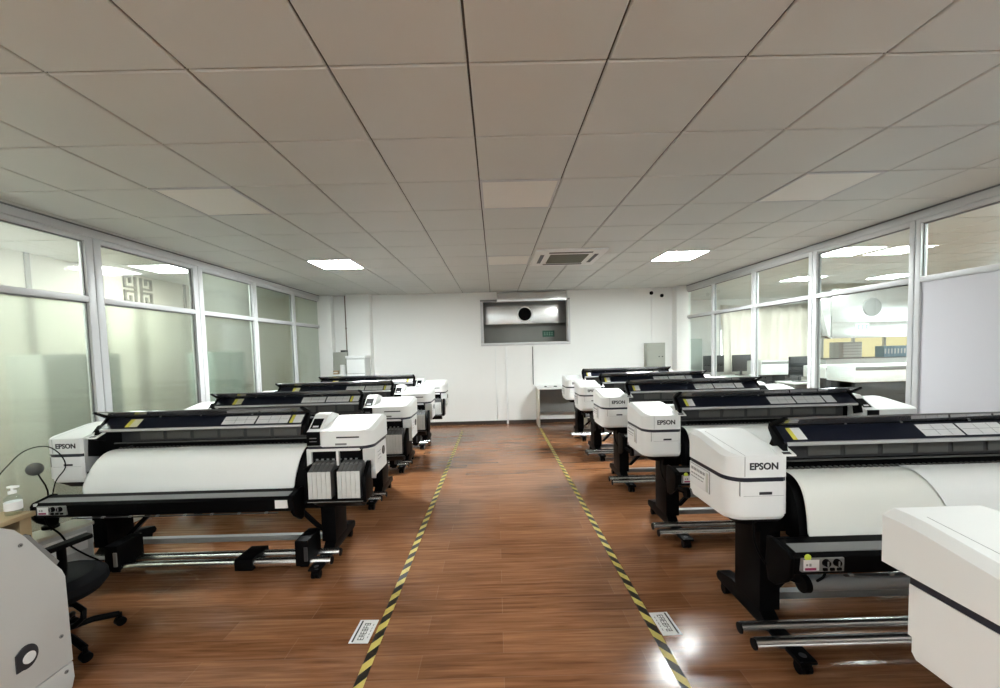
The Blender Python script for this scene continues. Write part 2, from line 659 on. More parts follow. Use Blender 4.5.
    for side, X, s in (('left', XL, -1), ('right', XR, 1)):
        if side == 'left':
            ys = [1.25, 2.52, 3.85, 5.18, 6.38, 7.60, 8.80]
            hw = {0: 0.085, 1: 0.06, 2: 0.075, 3: 0.08, 4: 0.05, 5: 0.045, 6: 0.03}
        else:
            ys = [1.25, 2.60, 3.95, 5.22, 6.42, 7.62, 8.75]
            hw = {0: 0.085, 1: 0.05, 2: 0.055, 3: 0.065, 4: 0.04, 5: 0.035, 6: 0.03}
        for k in range(6):
            n += 1
            y0, y1 = ys[k], ys[k + 1]
            root = bpy.data.objects.new('window_%d' % n, None)
            COL.objects.link(root)
            struct(root)
            xa, xb = sorted((X, X + s * 0.07))
            a0, a1 = y0 + 0.004, y0 + hw[k]
            b0, b1 = y1 - hw[k + 1], y1 - 0.004
            fr = MB()
            fr.box(xa, xb, a0, a1, 0.20, 2.835, FRAME, 0.005)
            fr.box(xa, xb, b0, b1, 0.20, 2.835, FRAME, 0.005)
            fr.box(xa, xb, a1, b0, 2.225, 2.28, FRAME, 0.005)
            fr.box(xa, xb, a1, b0, 2.79, 2.835, FRAME, 0.005)
            fr.box(xa, xb, a1, b0, 0.20, 0.26, FRAME, 0.005)
            gx = X + s * 0.03
            ga, gb = sorted((gx - s * 0.004, gx + s * 0.016))
            for z0, z1 in ((0.26, 2.225), (2.28, 2.79)):
                fr.box(ga, gb, a1, a1 + 0.008, z0, z1, GASKET)
                fr.box(ga, gb, b0 - 0.008, b0, z0, z1, GASKET)
                fr.box(ga, gb, a1, b0, z1 - 0.012, z1, GASKET)
            if hw[k + 1] > 0.06:
                fr.box(*sorted((X + s * 0.012, X + s * 0.06)), y1 - 0.004, y1 + 0.004, 0.20, 2.835, GASKET)
            fr.build('window_frame', root)
            ga, gb = sorted((gx, gx + s * 0.008))
            if side == 'left':
                up = FROST_L if k < 3 else FROST
                lo = FROST
            else:
                up = GLASS_C
                lo = LILAC if k < 2 else GLASS_C
            MB().box(ga, gb, a1, b0, 2.28, 2.79, up).build('upper_pane', root, smooth=False)
            if lo is LILAC:
                MB().box(gx - s * 0.012, gx + s * 0.012, a1, b0, 0.26, 2.225, lo).build('lower_panel', root, smooth=False)
            else:
                MB().box(ga, gb, a1, b0, 0.26, 2.225, lo).build('lower_pane', root, smooth=False)
    # corridor beyond the frosted glass, and the office beyond the clear glass
    w = MB()
    w.box(-5.4, -5.3, YF, 9.0, 0, CEIL, BEIGE)
    w.box(-5.4, -3.87, 8.9, 9.0, 0, CEIL, BEIGE)
    struct(w.build('wall_corridor', smooth=False))
    w = MB()
    w.box(12.3, 12.4, 1.0, 12.1, 0, CEIL, WALL)
    w.box(XR + 0.1, 6.5, 11.6, 11.7, 0, CEIL, WALL)
    w.box(6.5, 12.3, 11.6, 11.7, 0, 0.85, WALL)
    w.box(6.5, 12.3, 11.6, 11.7, 2.6, CEIL, WALL)
    w.box(9.1, 9.5, 11.6, 11.7, 0.85, 2.6, WALL)
    w.box(XR + 0.1, 12.3, 0.9, 1.0, 0, CEIL, WALL)
    w.box(XR - 0.02, XR + 0.1, 8.86, 11.7, 0, CEIL, WALL)
    struct(w.build('wall_office', smooth=False))


build_shell()


# ------------------------------------------------------------------ lamps and the air conditioner
def ceiling_lamp(i, j, lit, label, mat=None):
    x0, y0 = GX0 + 0.6 * i, GY0 + 0.6 * j
    t = thing('ceiling_light', label, 'ceiling light', (x0 + 0.3, y0 + 0.3, CEIL), group=None)
    f = MB()
    for a in ((-0.296, 0.296, -0.296, -0.278), (-0.296, 0.296, 0.278, 0.296), (-0.296, -0.278, -0.278, 0.278), (0.278, 0.296, -0.278, 0.278)):
        f.box(a[0], a[1], a[2], a[3], -0.004, 0.012, FRAME)
    f.build('lamp_frame', t)
    MB().box(-0.278, 0.278, -0.278, 0.278, 0.0, 0.008, mat or (LAMP_ON if lit else LAMP_OFF)).build('diffuser', t, smooth=False)
    return t


ceiling_lamp(-4, 6, True, 'lit square ceiling panel above the left row of machines')
ceiling_lamp(4, 6, True, 'lit square ceiling panel above the right row of machines')
ceiling_lamp(0, 6, False, 'unlit square ceiling panel left of the air conditioner, far down the aisle')
ceiling_lamp(0, 2, False, 'unlit square ceiling panel over the middle of the aisle, nearer the camera')
ceiling_lamp(-4, 2, False, 'unlit square ceiling panel close to the left glass wall')
ceiling_lamp(4, 2, False, 'unlit square ceiling panel close to the right glass wall')
for k, (i, j) in enumerate(((8, 6), (13, 10), (10, 10), (8, 2), (12, 2), (13, 6))):
    ceiling_lamp(i, j, True, ['lit ceiling panel of the next office just beyond the right glass',
                              'lit ceiling panel deep in the next office above the steel hood',
                              'lit ceiling panel of the next office in front of the curtain',
                              'lit ceiling panel of the next office beside the solid lilac board',
                              'lit ceiling panel of the next office behind the nearest upper right pane',
                              'lit ceiling panel of the next office at its far outer wall'][k], LAMP_OFFICE)
for k, j in enumerate((2, 6, -2)):
    ceiling_lamp(-8, j, True, ['lit corridor ceiling panel behind the nearest upper left pane',
                               'lit corridor ceiling panel beyond the far frosted panes on the left',
                               'lit corridor ceiling panel beside the camera on the left'][k], LAMP_DIM)
for i, s in ((-4, 'left'), (4, 'right')):  # unseen lamps added behind the camera to light the room
    ceiling_lamp(i, -6, True, 'added lit ceiling panel, out of view behind the camera on the %s side' % s)


def air_conditioner():
    t = thing('ceiling_air_conditioner', 'white square ceiling air conditioner with dark slots and a grey intake grille', 'air conditioner', (1.0, 5.52, CEIL))
    b = MB()
    b.prism([(-0.46, -0.46), (0.46, -0.46), (0.46, 0.46), (-0.46, 0.46)], -0.03, 0.0, WHITE, 'Z', 0.012)
    b.build('panel', t)
    g = MB()
    g.box(-0.25, 0.25, -0.25, 0.25, -0.036, -0.028, pmat('grille_olive', (0.10, 0.10, 0.07), 0.6))
    for k in range(12):
        y = -0.23 + k * 0.042
        g.box(-0.25, 0.25, y, y + 0.012, -0.040, -0.034, pmat('grille_rib', (0.15, 0.15, 0.11), 0.6) if k == 0 else MATS['grille_rib'])
    g.build('intake_grille', t)
    for (x0, x1, y0, y1) in ((-0.28, 0.28, 0.33, 0.38), (-0.28, 0.28, -0.38, -0.33), (0.33, 0.38, -0.25, 0.25), (-0.38, -0.33, -0.25, 0.25)):
        MB().box(x0, x1, y0, y1, -0.034, -0.029, INK).build('air_slot', t)


air_conditioner()


# ------------------------------------------------------------------ the wide printer
W = 2.52            # overall width; local x runs left to right, y = 0 at the front faces, z up
LX0, LX1 = 0.0, 0.32
RX0, RX1 = 2.0, 2.52


def ztop(y):
    return 1.075 + 0.17 * min(y, 0.36)


def plan(x0, x1, y0, y1, r, outer):
    """plan outline with a rounded front corner on the outer side (outer -1 = left, +1 = right)"""
    pts = []
    n = 8
    if outer < 0:
        for k in range(n + 1):
            a = PI + k * PI / 2 / n
            pts.append((x0 + r + r * math.cos(a), y0 + r + r * math.sin(a)))
        pts += [(x1 - 0.1, y0), (x1 - 0.02, y0), (x1, y0 + 0.012)]
        m = 6
        pts += [(x1, y0 + 0.02 + (y1 - y0 - 0.02) * k / m) for k in range(1, m)]
        pts += [(x1, y1), (x0 + 0.08, y1), (x0, y1)]
        pts += [(x0, y1 - (y1 - y0 - r) * k / m) for k in range(1, m)]
        return pts
    q = plan(-x1, -x0, y0, y1, r, -1)
    return [(-x, y) for x, y in q]


def cover_top(mb, x0, x1, outer, y1, r=0.10):
    base = plan(x0, x1, 0.0, y1, r, outer)
    xo = x0 if outer < 0 else x1

    def w(x):
        d = abs(x - xo)
        return max(0.0, min(1.0, 1.0 - d / 0.06))
    zl = 0.952

    def ring(ins, fz):
        out = []
        for x, y in base:
            k = w(x)
            xx = x - outer * ins * (0.15 + 0.85 * k) if k > 0 else (x + (0.004 if outer > 0 else -0.004) * (ins > 0))
            yy = y + (min(ins, 0.004) if y < 0.02 else 0) - (0.01 if (y > y1 - 0.005 and ins > 0) else 0)
            out.append((xx, yy, fz(k, y)))
        return out
    rs = [ring(0, lambda k, y: zl), ring(0, lambda k, y: ztop(y) - 0.005 - 0.022 * k),
          ring(0.026, lambda k, y: ztop(y))]
    mb.rings(rs, WHITE)


def sticker(mb, x0, x1, prof0, prof1, mat, lift=0.0015):
    """flat label on the sloped lid: prof0/prof1 are (y,z) at lower and upper edge"""
    d = Vector((0, prof1[0] - prof0[0], prof1[1] - prof0[1])).normalized()
    nrm = Vector((0, -d.z, d.y)) * lift
    p = [Vector((x0, *prof0)), Vector((x1, *prof0)), Vector((x1, *prof1)), Vector((x0, *prof1))]
    mb.quad([v + nrm for v in p], mat, 0.0008)


SL0, SL1 = (0.045, 1.128), (0.145, 1.205)     # sloped lid: lower and upper edges
LP1 = (0.035, 1.264)                          # lip: leans forward and up from SL1


def on_slope(t, a=SL0, b=SL1):
    return (a[0] + (b[0] - a[0]) * t, a[1] + (b[1] - a[1]) * t)


def spline(base, n=5):
    pts = []
    for q in range(len(base) - 1):
        p0, p1, p2, p3 = [Vector(base[max(0, min(len(base) - 1, q + o))]) for o in (-1, 0, 1, 2)]
        for e in range(n):
            u = e / n
            pts.append(0.5 * ((2 * p1) + (p2 - p0) * u + (2 * p0 - 5 * p1 + 4 * p2 - p3) * u * u + (3 * p1 - p0 - 3 * p2 + p3) * u ** 3))
    pts.append(Vector(base[-1]))
    return pts


def make_printer(row, label, group, low=0.44):
    t = thing('large_format_printer', label, 'printer', group=group)
    zb = 0.72 if row == 'left' else 0.69 if low < 0.4 else 0.71      # underside of the left cover
    # ---- left end cover
    c = MB()
    cover_top(c, LX0, LX1, -1, 0.445)
    c.box(LX1 - 0.03, LX1 + 0.0006, 0.015, low - 0.005, 0.922, 0.96, WHITE)
    lc = c.build('left_cover', t)
    m = MB()
    p = plan(0.003, LX1 - 0.003, 0.003, low, 0.10, -1)
    m.rings([[(x, y, 0.926) for x, y in p], [(x, y, 0.954) for x, y in p]], NAVY)
    m.build('cover_band', lc)
    m = MB()
    p = plan(LX0, LX1, 0.0, low, 0.10, -1)
    p3 = plan(LX0 + 0.008, LX1 - 0.002, 0.008, low - 0.005, 0.095, -1)
    p2 = plan(LX0 + 0.012, LX1 - 0.004, 0.02, low - 0.015, 0.09, -1)
    m.rings([[(x, y, zb) for x, y in p2], [(x, y, zb + 0.02) for x, y in p3], [(x, y, zb + 0.068 if low < 0.4 else zb + 0.03) for x, y in p3], [(x, y, zb + 0.074 if low < 0.4 else zb + 0.034) for x, y in p], [(x, y, 0.928) for x, y in p]], WHITE2)
    m.box(0.06, 0.062, 0.0, 0.02, 0.85, 0.93, INKG)
    m.box(0.08, LX1 - 0.02, -0.0008, 0.01, 0.8495, 0.851, INKG)
    m.box(0.165, 0.235, -0.0012, 0.01, 0.857, 0.872, INK)
    lb = m.build('maintenance_cover', t)
    m = MB()
    m.box(0.085, 0.087, -0.0008, 0.005, 0.958, 1.07, INKG)
    m.quad([(0.085, 0.0, 1.0755), (0.087, 0.0, 1.0755), (0.057, 0.36, 1.1367), (0.055, 0.36, 1.1367)], INKG, 0.0006)
    m.build('cover_seam', lc)
    m = MB()
    m.mesh(text_mesh('EPSON', 0.052), INK, Matrix.Translation((0.19, 0.0, 1.013)) @ FACE_Y)
    m.build('logo', lc)
    if row == 'right' and low > 0.4:
        m = MB()
        m.box(-0.003, 0.002, 0.197, 0.428, 0.790, 0.923, INKG, 0.001)  # grey rim: the plate's edge shadow put into colour
        m.box(-0.009, 0.0, 0.20, 0.425, 0.793, 0.92, STICK, 0.003)
        m.box(-0.014, -0.007, 0.203, 0.222, 0.80, 0.914, pmat('plate_edge', (0.55, 0.55, 0.50), 0.4) if 'plate_edge' not in MATS else MATS['plate_edge'], 0.002)
        rr = random.Random(2)
        for zz, hh in ((0.888, 0.018), (0.862, 0.009), (0.842, 0.006)):
            y = 0.405
            while y > 0.26:
                l = rr.uniform(0.012, 0.03)
                m.box(-0.0098, -0.008, y - l, y, zz, zz + hh, INKG)
                y -= l + 0.006
        m.build('name_plate', lb)
    m = MB()
    p = plan(0.02, LX1, 0.02, low - 0.02, 0.09, -1)
    p2 = plan(0.09, LX1, 0.07, low - 0.06, 0.06, -1)
    m.rings([[(x, y, zb - 0.05) for x, y in p2], [(x, y, zb + 0.001) for x, y in p]], BLACK)
    lbase = m.build('cover_base', t)
    m = MB()
    m.prism([(-0.004, 1.066), (-0.004, 1.073), (0.075, 1.106), (0.075, 1.098)], 0.27, 0.365, WHITE, 'X', 0.002)
    m.prism([(0.004, 1.0768), (0.004, 1.0778), (0.022, 1.0853), (0.022, 1.0843)], 0.30, 0.345, INK, 'X')
    m.build('cover_hinge_tab', t)

    if row == 'left':
        for nm in (lc, lb, lbase):
            nm.location.x = -0.075
    # ---- right end: upper cover, band, ink bay
    c = MB()
    cover_top(c, RX0 + 0.11, RX1, 1, 0.44)
    c.box(2.24, 2.42, -0.0012, 0.01, 1.018, 1.03, DGREY)
    c.box(2.23, 2.32, -0.0012, 0.01, 0.962, 0.978, MGREY)
    rc = c.build('right_cover', t)
    m = MB()
    p = plan(RX0 + 0.006, RX1 - 0.003, 0.003, 0.40, 0.10, 1)
    m.rings([[(x, y, 0.926) for x, y in p], [(x, y, 0.954) for x, y in p]], NAVY)
    m.build('cover_band', rc)
    m = MB()
    m.prism([(0.012, 0.955), (0.012, 1.07), (0.05, 1.085), (0.19, 1.185), (0.26, 1.19), (0.40, 1.15), (0.40, 0.955)], RX0, RX0 + 0.115, WHITE, 'X', 0.006)
    cp = m.build('control_panel', t)
    m = MB()
    m.box(RX0 + 0.006, RX0 + 0.108, -0.002, 0.02, 0.962, 1.072, BLACK, 0.004)
    m.box(RX0 + 0.03, RX0 + 0.085, -0.0035, 0, 1.02, 1.026, MGREY)
    m.box(RX0 + 0.03, RX0 + 0.085, -0.0035, 0, 0.995, 1.0, MGREY)
    m.build('display', cp)
    m = MB()
    a, b = (0.05, 1.085), (0.19, 1.185)
    sticker(m, RX0 + 0.012, RX0 + 0.092, on_slope(0.02, a, b), on_slope(0.68, a, b), BLACK, 0.002)
    sticker(m, RX0 + 0.03, RX0 + 0.075, on_slope(0.1, a, b), on_slope(0.2, a, b), STICK, 0.004)
    sticker(m, RX0 + 0.012, RX0 + 0.092, on_slope(0.72, a, b), on_slope(0.97, a, b), STICK, 0.002)
    m.build('key_pad', cp)
    # ink bay: white side and dividers, dark openings
    m = MB()
    p = plan(2.44, RX1, 0.0, 0.39, 0.06, 1)
    p2 = plan(2.44, RX1 - 0.006, 0.006, 0.385, 0.06, 1)
    m.rings([[(x, y, 0.69) for x, y in p2], [(x, y, 0.70) for x, y in p], [(x, y, 0.928) for x, y in p]], WHITE2)
    m.box(RX0, 2.42, 0.0, 0.03, 0.915, 0.936, WHITE2, 0.002)
    m.box(RX0, RX0 + 0.035, 0.0, 0.03, 0.80, 0.92, WHITE2, 0.002)
    m.box(2.232, 2.252, 0.0, 0.03, 0.80, 0.92, WHITE2, 0.002)
    m.box(RX0, 2.44, 0.03, 0.39, 0.70, 0.935, BLACK)
    bay = m.build('ink_bay', t)
    m = MB()
    for k in range(8):
        x = 2.06 + k * 0.043 + (0.012 if k > 3 else 0)
        m.box(x, x + 0.018, 0.026, 0.034, 0.838, 0.85, MGREY)
    m.build('port_marks', bay)
    m = MB()
    m.cyl((RX1 - 0.001, 0.30, 0.845), (RX1 + 0.004, 0.30, 0.845), 0.036, BLACK, 24)
    for k in range(5):
        m.box(RX1 + 0.003, RX1 + 0.0055, 0.272, 0.328, 0.822 + k * 0.011, 0.826 + k * 0.011, MGREY)
    m.build('side_vent', bay)
    m = MB()
    m.box(RX1 - 0.001, RX1 + 0.003, 0.11, 0.24, 0.78, 0.895, STICK, 0.001)
    for k in range(3):
        m.box(RX1 + 0.0025, RX1 + 0.004, 0.13, 0.22, 0.865 - k * 0.03, 0.869 - k * 0.03, INKG)
    m.build('side_label', bay)
    # tray and its ten cartridges
    m = MB()
    m.box(RX0 + 0.03, 2.505, -0.145, 0.03, 0.556, 0.574, BLACK, 0.004)
    m.box(RX0 + 0.03, RX0 + 0.05, -0.13, 0.03, 0.574, 0.82, BLACK, 0.004)
    m.box(2.258, 2.276, -0.115, 0.03, 0.574, 0.80, BLACK, 0.004)
    m.prism([(-0.145, 0.56), (0.03, 0.56), (0.03, 0.84), (-0.02, 0.835), (-0.12, 0.75), (-0.145, 0.70)], 2.474, 2.506, BLACK, 'X', 0.004)
    m.prism([(0.03, 0.48), (-0.02, 0.48), (-0.14, 0.556), (0.03, 0.556)], 2.09, 2.45, BLACK, 'X', 0.004)
    m.box(2.06, 2.48, -0.148, -0.143, 0.562, 0.567, MGREY)
    tray = m.build('ink_tray', t)
    for blk in (2.062, 2.284):
        for k in range(5):
            x = blk + k * 0.0348
            m = MB()
            m.box(x, x + 0.0325, -0.132, -0.122, 0.582, 0.79, CART, 0.003)
            m.prism([(-0.123, 0.582), (0.025, 0.582), (0.025, 0.838), (-0.03, 0.83), (-0.123, 0.79)], x, x + 0.0325, CARTD, 'X', 0.003)
            m.box(x + 0.008, x + 0.025, -0.06, -0.02, 0.828, 0.834, MGREY)
            m.build('ink_cartridge', tray)

    # ---- lid between the covers
    m = MB()
    m.prism([SL0, (SL0[0] - 0.004, 1.112), (0.06, 1.105), (0.15, 1.185), (0.18, 1.19), (0.18, 1.214), SL1], LX1 + 0.015, 1.955, LID, 'X')
    lid = m.build('front_lid', t)
    m = MB()
    m.prism([(SL0[0] - 0.006, 1.112), (SL0[0] + 0.01, 1.112), (SL0[0] + 0.006, 1.132), (SL0[0] - 0.006, 1.128)], LX1 + 0.03, 1.95, SILVER, 'X', 0.002)
    m.build('silver_strip', lid)
    m = MB()
    m.prism([SL1, (SL1[0] + 0.012, SL1[1] + 0.006), (LP1[0] + 0.008, LP1[1] + 0.008), (LP1[0], LP1[1])], LX1 + 0.02, 1.955, LIP, 'X', 0.001)
    m.prism([(SL1[0] - 0.003, SL1[1] - 0.004), (SL1[0] + 0.01, SL1[1] - 0.002), (SL1[0] + 0.006, SL1[1] + 0.008), (SL1[0] - 0.006, SL1[1] + 0.006)], LX1 + 0.02, 1.955, BLACK, 'X')
    for x in (0.75, 1.08, 1.5):
        m.box(x, x + 0.012, SL1[0] - 0.008, SL1[0] - 0.002, SL1[1] - 0.002, SL1[1] + 0.004, MGREY)
    lip = m.build('lid_lip', t)
    for x0, nm in ((LX1 - 0.005, 'lid_end_plate'), (1.95, 'lid_end_plate')):
        m = MB()
        m.prism([(0.02, 1.05), (0.038, 1.12), (0.13, 1.205), (0.028, 1.262), (0.036, 1.274), (0.09, 1.25), (0.15, 1.222), (0.155, 1.19), (0.10, 1.10), (0.09, 1.03)],
                x0, x0 + 0.028, BLACK, 'X', 0.002)
        m.build(nm, t)
    m = MB()
    m.prism([(0.04, 0.90), (0.06, 0.932), (0.25, 0.938), (0.36, 0.938), (0.36, 0.80), (0.04, 0.80)], LX1, RX0, BLACK, 'X')
    m.prism([(0.20, 0.93), (0.20, 1.15), (0.30, 1.15), (0.35, 1.05), (0.36, 0.93)], LX1 + 0.14, RX0, BLACK, 'X')
    m.build('print_bed', t)
    if row == 'left':
        m = MB()
        m.prism([(0.035, 0.92), (0.045, 1.06), (0.13, 1.15), (0.37, 1.16), (0.37, 0.92)], 0.247, 0.336, BLACK, 'X', 0.004)
        m.build('side_frame', t)
    # carriage bay details
    m = MB()
    m.box(0.40, 1.93, 0.17, 0.2, 1.0, 1.095, DGREY, 0.003)
    for k, x in enumerate((0.56, 0.78, 1.0, 1.22, 1.44, 1.66)):
        m.box(x, x + 0.19, 0.163, 0.175, 1.018, 1.085, PLATE, 0.002)
    m.box(0.36, 1.96, 0.14, 0.155, 0.992, 1.0, PLATE)
    m.build('carriage_rail', t)
    m = MB()
    for k in range(46):
        x = 0.42 + k * 0.033
        m.box(x, x + 0.016, 0.115, 0.135, 0.952, 0.966, PLATE, 0.002, 1)
    o = m.build('pinch_rollers', t)
    # labels on the lid
    if row == 'left':
        st = [(1.30, 1.56, STICK), (1.575, 1.83, STICK), (1.845, 1.87, YELLOW), (1.872, 1.94, STICK), (0.53, 0.565, YELLOW), (0.565, 0.63, CREAM)]
    else:
        st = [(1.15, 1.385, STICK), (1.40, 1.66, STICK), (1.675, 1.77, STICK), (0.395, 0.42, YELLOW), (0.42, 0.475, STICK)]
    for x0, x1, mt in st:
        m = MB()
        sticker(m, x0, x1, on_slope(0.16), on_slope(0.84), mt)
        if mt is STICK and x1 - x0 > 0.1:
            for a in (0.38, 0.7):
                xx = x0 + (x1 - x0) * a
                sticker(m, xx, xx + 0.002, on_slope(0.2), on_slope(0.8), INKG, 0.0026)
            sticker(m, x0 + 0.01, x1 - 0.01, on_slope(0.5), on_slope(0.515), INKG, 0.0026)
        m.build('warning_sticker', lid)

    # ---- front heater beam (built at its own place, then set back and down)
    bx0, bx1 = (0.10, 1.975) if row == 'left' else (0.185, 2.06)
    m = MB()
    m.prism([(-0.215, 0.73), (-0.235, 0.737), (-0.355, 0.718), (-0.37, 0.70), (-0.36, 0.612), (-0.34, 0.60), (-0.23, 0.60), (-0.215, 0.63)], bx0, bx1, BLACK, 'X', 0.004)
    beam = m.build('heater_beam', t)
    m = MB()
    m.quad([(bx0 + 0.02, -0.352, 0.719), (bx1 - 0.02, -0.352, 0.719), (bx1 - 0.02, -0.285, 0.7295), (bx0 + 0.02, -0.285, 0.7295)], BEAMTOP, 0.002)
    m.build('beam_top_plate', beam)
    for x0 in (bx0 - 0.025, bx1):
        m = MB()
        m.prism([(-0.20, 0.737), (-0.24, 0.742), (-0.355, 0.722), (-0.376, 0.70), (-0.37, 0.60), (-0.34, 0.56), (-0.26, 0.50), (-0.21, 0.50), (-0.19, 0.60)], x0, x0 + 0.025, BLACK, 'X', 0.008)
        m.build('beam_end', beam)
    cx = bx0 + 0.03
    m = MB()
    m.box(cx, cx + 0.21, -0.378, -0.355, 0.632, 0.70, MGREY, 0.003)
    m.box(cx + 0.008, cx + 0.085, -0.3795, -0.37, 0.639, 0.694, STICK)
    m.box(cx + 0.02, cx + 0.03, -0.3805, -0.37, 0.664, 0.674, INKG)
    m.box(cx + 0.036, cx + 0.046, -0.3805, -0.37, 0.662, 0.676, INKG)
    m.box(cx + 0.015, cx + 0.07, -0.3805, -0.37, 0.642, 0.654, RED)
    cb = m.build('control_box', beam)
    for x, z in ((cx + 0.118, 0.678), (cx + 0.172, 0.678)):
        m = MB()
        m.cyl((x, -0.378, z), (x, -0.392, z), 0.019, BLACK, 16, 0.016)
        m.box(x - 0.003, x + 0.003, -0.395, -0.39, z - 0.012, z + 0.012, MGREY)
        m.build('dial', beam)
    for x in (cx + 0.103, cx + 0.138, cx + 0.172):
        MB().box(x, x + 0.022, -0.384, -0.375, 0.638, 0.652, BLACK, 0.002).build('button', beam)
    if row == 'right':
        MB().cyl((cx + 0.03, -0.375, 0.706), (cx + 0.03, -0.379, 0.706), 0.016, LIME, 14).build('lime_tag', beam)
    else:
        MB().box(bx1 - 0.11, bx1 - 0.02, -0.373, -0.36, 0.635, 0.695, STICK).build('white_sticker', beam)
        MB().box(bx0 + 0.005, bx0 + 0.022, -0.375, -0.36, 0.70, 0.718, STICK).build('white_sticker', beam)
    m = MB()
    m.box(bx0 + 0.26, bx1 - 0.1, -0.362, -0.35, 0.594, 0.60, DGREY)
    for k in range(8):
        x = bx0 + 0.28 + 0.2 * k
        m.box(x, x + 0.02, -0.366, -0.35, 0.596, 0.606, MGREY)
    m.build('beam_clip_strip', beam)
    beam.location = (0, 0.135, -0.073)
    # paper guide tube under the beam
    m = MB()
    gm = BEAMTOP if row == 'right' else BLACK
    ty, tz = (-0.165, 0.455) if row == 'right' else (0.02, 0.57)
    m.cyl((0.30, ty, tz), (2.0, ty, tz), 0.038, gm, 20)
    m.cyl((0.27, ty, tz), (0.30, ty, tz), 0.045, BLACK, 20)
    m.cyl((2.0, ty, tz), (2.03, ty, tz), 0.045, BLACK, 20)
    m.box(0.27, 0.29, ty - 0.01, 0.08, tz - 0.015, tz + 0.015, BLACK)
    m.box(2.01, 2.03, ty - 0.01, 0.08, tz - 0.015, tz + 0.015, BLACK)
    m.build('guide_tube', t)
    m = MB()
    y_ = [(0.10, 0.940), (0.05, 0.938), (0.01, 0.918), (-0.022, 0.885), (-0.048, 0.83), (-0.065, 0.76), (-0.075, 0.69), (-0.076, 0.62)]
    m.prism([(a + 0.006, b - 0.006) for a, b in y_] + [(0.03, 0.62), (0.06, 0.86), (0.10, 0.93)], 0.37 if row == 'left' else 0.335, 2.0, BLACK, 'X')
    m.build('front_apron', t)

    # ---- stand
    for lx, s in ((0.27, -1), (2.12, 1)):
        m = MB()
        m.box(lx - 0.058, lx + 0.058, 0.06, 0.30, 0.16, 0.80, BLACKM, 0.006)
        m.prism([(0.02, 0.80), (0.40, 0.80), (0.34, 0.62), (0.06, 0.62)], lx - 0.085, lx + 0.085, BLACKM, 'X', 0.004)
        m.build('leg', t)
        m = MB()
        m.prism([(-0.23, 0.07), (-0.23, 0.088), (0.02, 0.095), (0.10, 0.16), (0.36, 0.17), (0.52, 0.135), (0.54, 0.10), (0.52, 0.075), (0.10, 0.066), (-0.21, 0.066)], lx - 0.045, lx + 0.045, BLACKM, 'X', 0.006)
        ft = m.build('foot', t)
        for yy in (-0.185, 0.48):
            m = MB()
            m.cyl((lx, yy, 0.07), (lx, yy, 0.09), 0.018, DGREY, 12)
            m.prism([(yy - 0.03, 0.035), (yy + 0.03, 0.035), (yy + 0.035, 0.075), (yy - 0.035, 0.075)], lx - 0.026, lx + 0.026, BLACK, 'X', 0.004)
            m.cyl((lx - 0.03, yy - 0.005, 0.03), (lx - 0.006, yy - 0.005, 0.03), 0.03, BLACK, 18)
            m.cyl((lx + 0.006, yy - 0.005, 0.03), (lx + 0.03, yy - 0.005, 0.03), 0.03, BLACK, 18)
            m.build('caster', ft)
    MB().box(0.33, 2.06, 0.16, 0.24, 0.40, 0.50, BLACKM, 0.004).build('cross_beam', t)
    m = MB()
    m.box(0.34, 2.05, 0.28, 0.33, 0.075, 0.12, MGREY, 0.004)
    m.build('lower_rail', t)
    for sx in (0.36, 2.03):
        m = MB()
        d = 0.42 if sx < 1 else -0.42
        m.prism([(sx, 0.20), (sx + d * 0.1, 0.20), (sx + d * 1.1, 0.62), (sx + d, 0.62)], 0.18, 0.21, BLACKM, 'Y')
        m.build('brace', t)
    # take-up bars, holders
    bz = 0.085
    for k, (yy, x1) in enumerate(((-0.095, 2.20), (0.03, 2.22))):
        m = MB()
        m.cyl((0.08, yy, bz), (x1, yy, bz), 0.033, CHROME, 24)
        m.cyl((0.075, yy, bz), (0.085, yy, bz), 0.029, BLACK, 24)
        m.cyl((x1 - 0.005, yy, bz), (x1 + 0.005, yy, bz), 0.029, BLACK, 24)
        m.build('take_up_bar', t)
    for x0 in ((0.50, 1.945) if row == 'left' else (1.945,)):
        m = MB()
        m.box(x0, x0 + 0.10, -0.15, 0.08, 0.07, 0.27, BLACK, 0.01)
        m.box(x0 + 0.02, x0 + 0.08, -0.12, 0.10, 0.05, 0.08, BLACK, 0.004)
        m.box(x0 + 0.07, x0 + 0.097, -0.156, -0.14, 0.11, 0.22, MGREY if x0 < 1 else DGREY, 0.004)
        m.build('take_up_unit', t)
    if row == 'left':
        m = MB()
        m.box(1.47, 1.61, -0.14, 0.09, bz - 0.045, bz + 0.045, BLACK, 0.01)
        m.build('bar_clamp', t)
    # unwinding roll at the back
    m = MB()
    m.cyl((0.35, 0.50, 0.62), (2.05, 0.50, 0.62), 0.075, PAPER2, 28)
    m.cyl((0.30, 0.50, 0.62), (2.14, 0.50, 0.62), 0.03, BLACK, 20)
    m.box(0.30, 0.33, 0.34, 0.53, 0.55, 0.65, BLACK, 0.006)
    m.box(2.09, 2.12, 0.34, 0.53, 0.55, 0.65, BLACK, 0.006)
    m.build('feed_roll', t)
    # cable drooping from the left leg to the beam
    m = MB()
    if row == 'right':
        pts = spline([(0.16, 0.04, 0.70), (0.14, 0.0, 0.60), (0.16, -0.06, 0.51), (0.23, -0.12, 0.46), (0.30, -0.17, 0.455), (0.35, -0.20, 0.50), (0.36, -0.21, 0.54)])
    else:
        pts = spline([(0.16, -0.22, 0.55), (0.18, -0.22, 0.48), (0.24, -0.20, 0.40), (0.27, -0.17, 0.30), (0.33, -0.12, 0.20), (0.35, -0.05, 0.12)])
    m.tube(pts, 0.006, BLACK)
    m.build('cable', t)
    return t


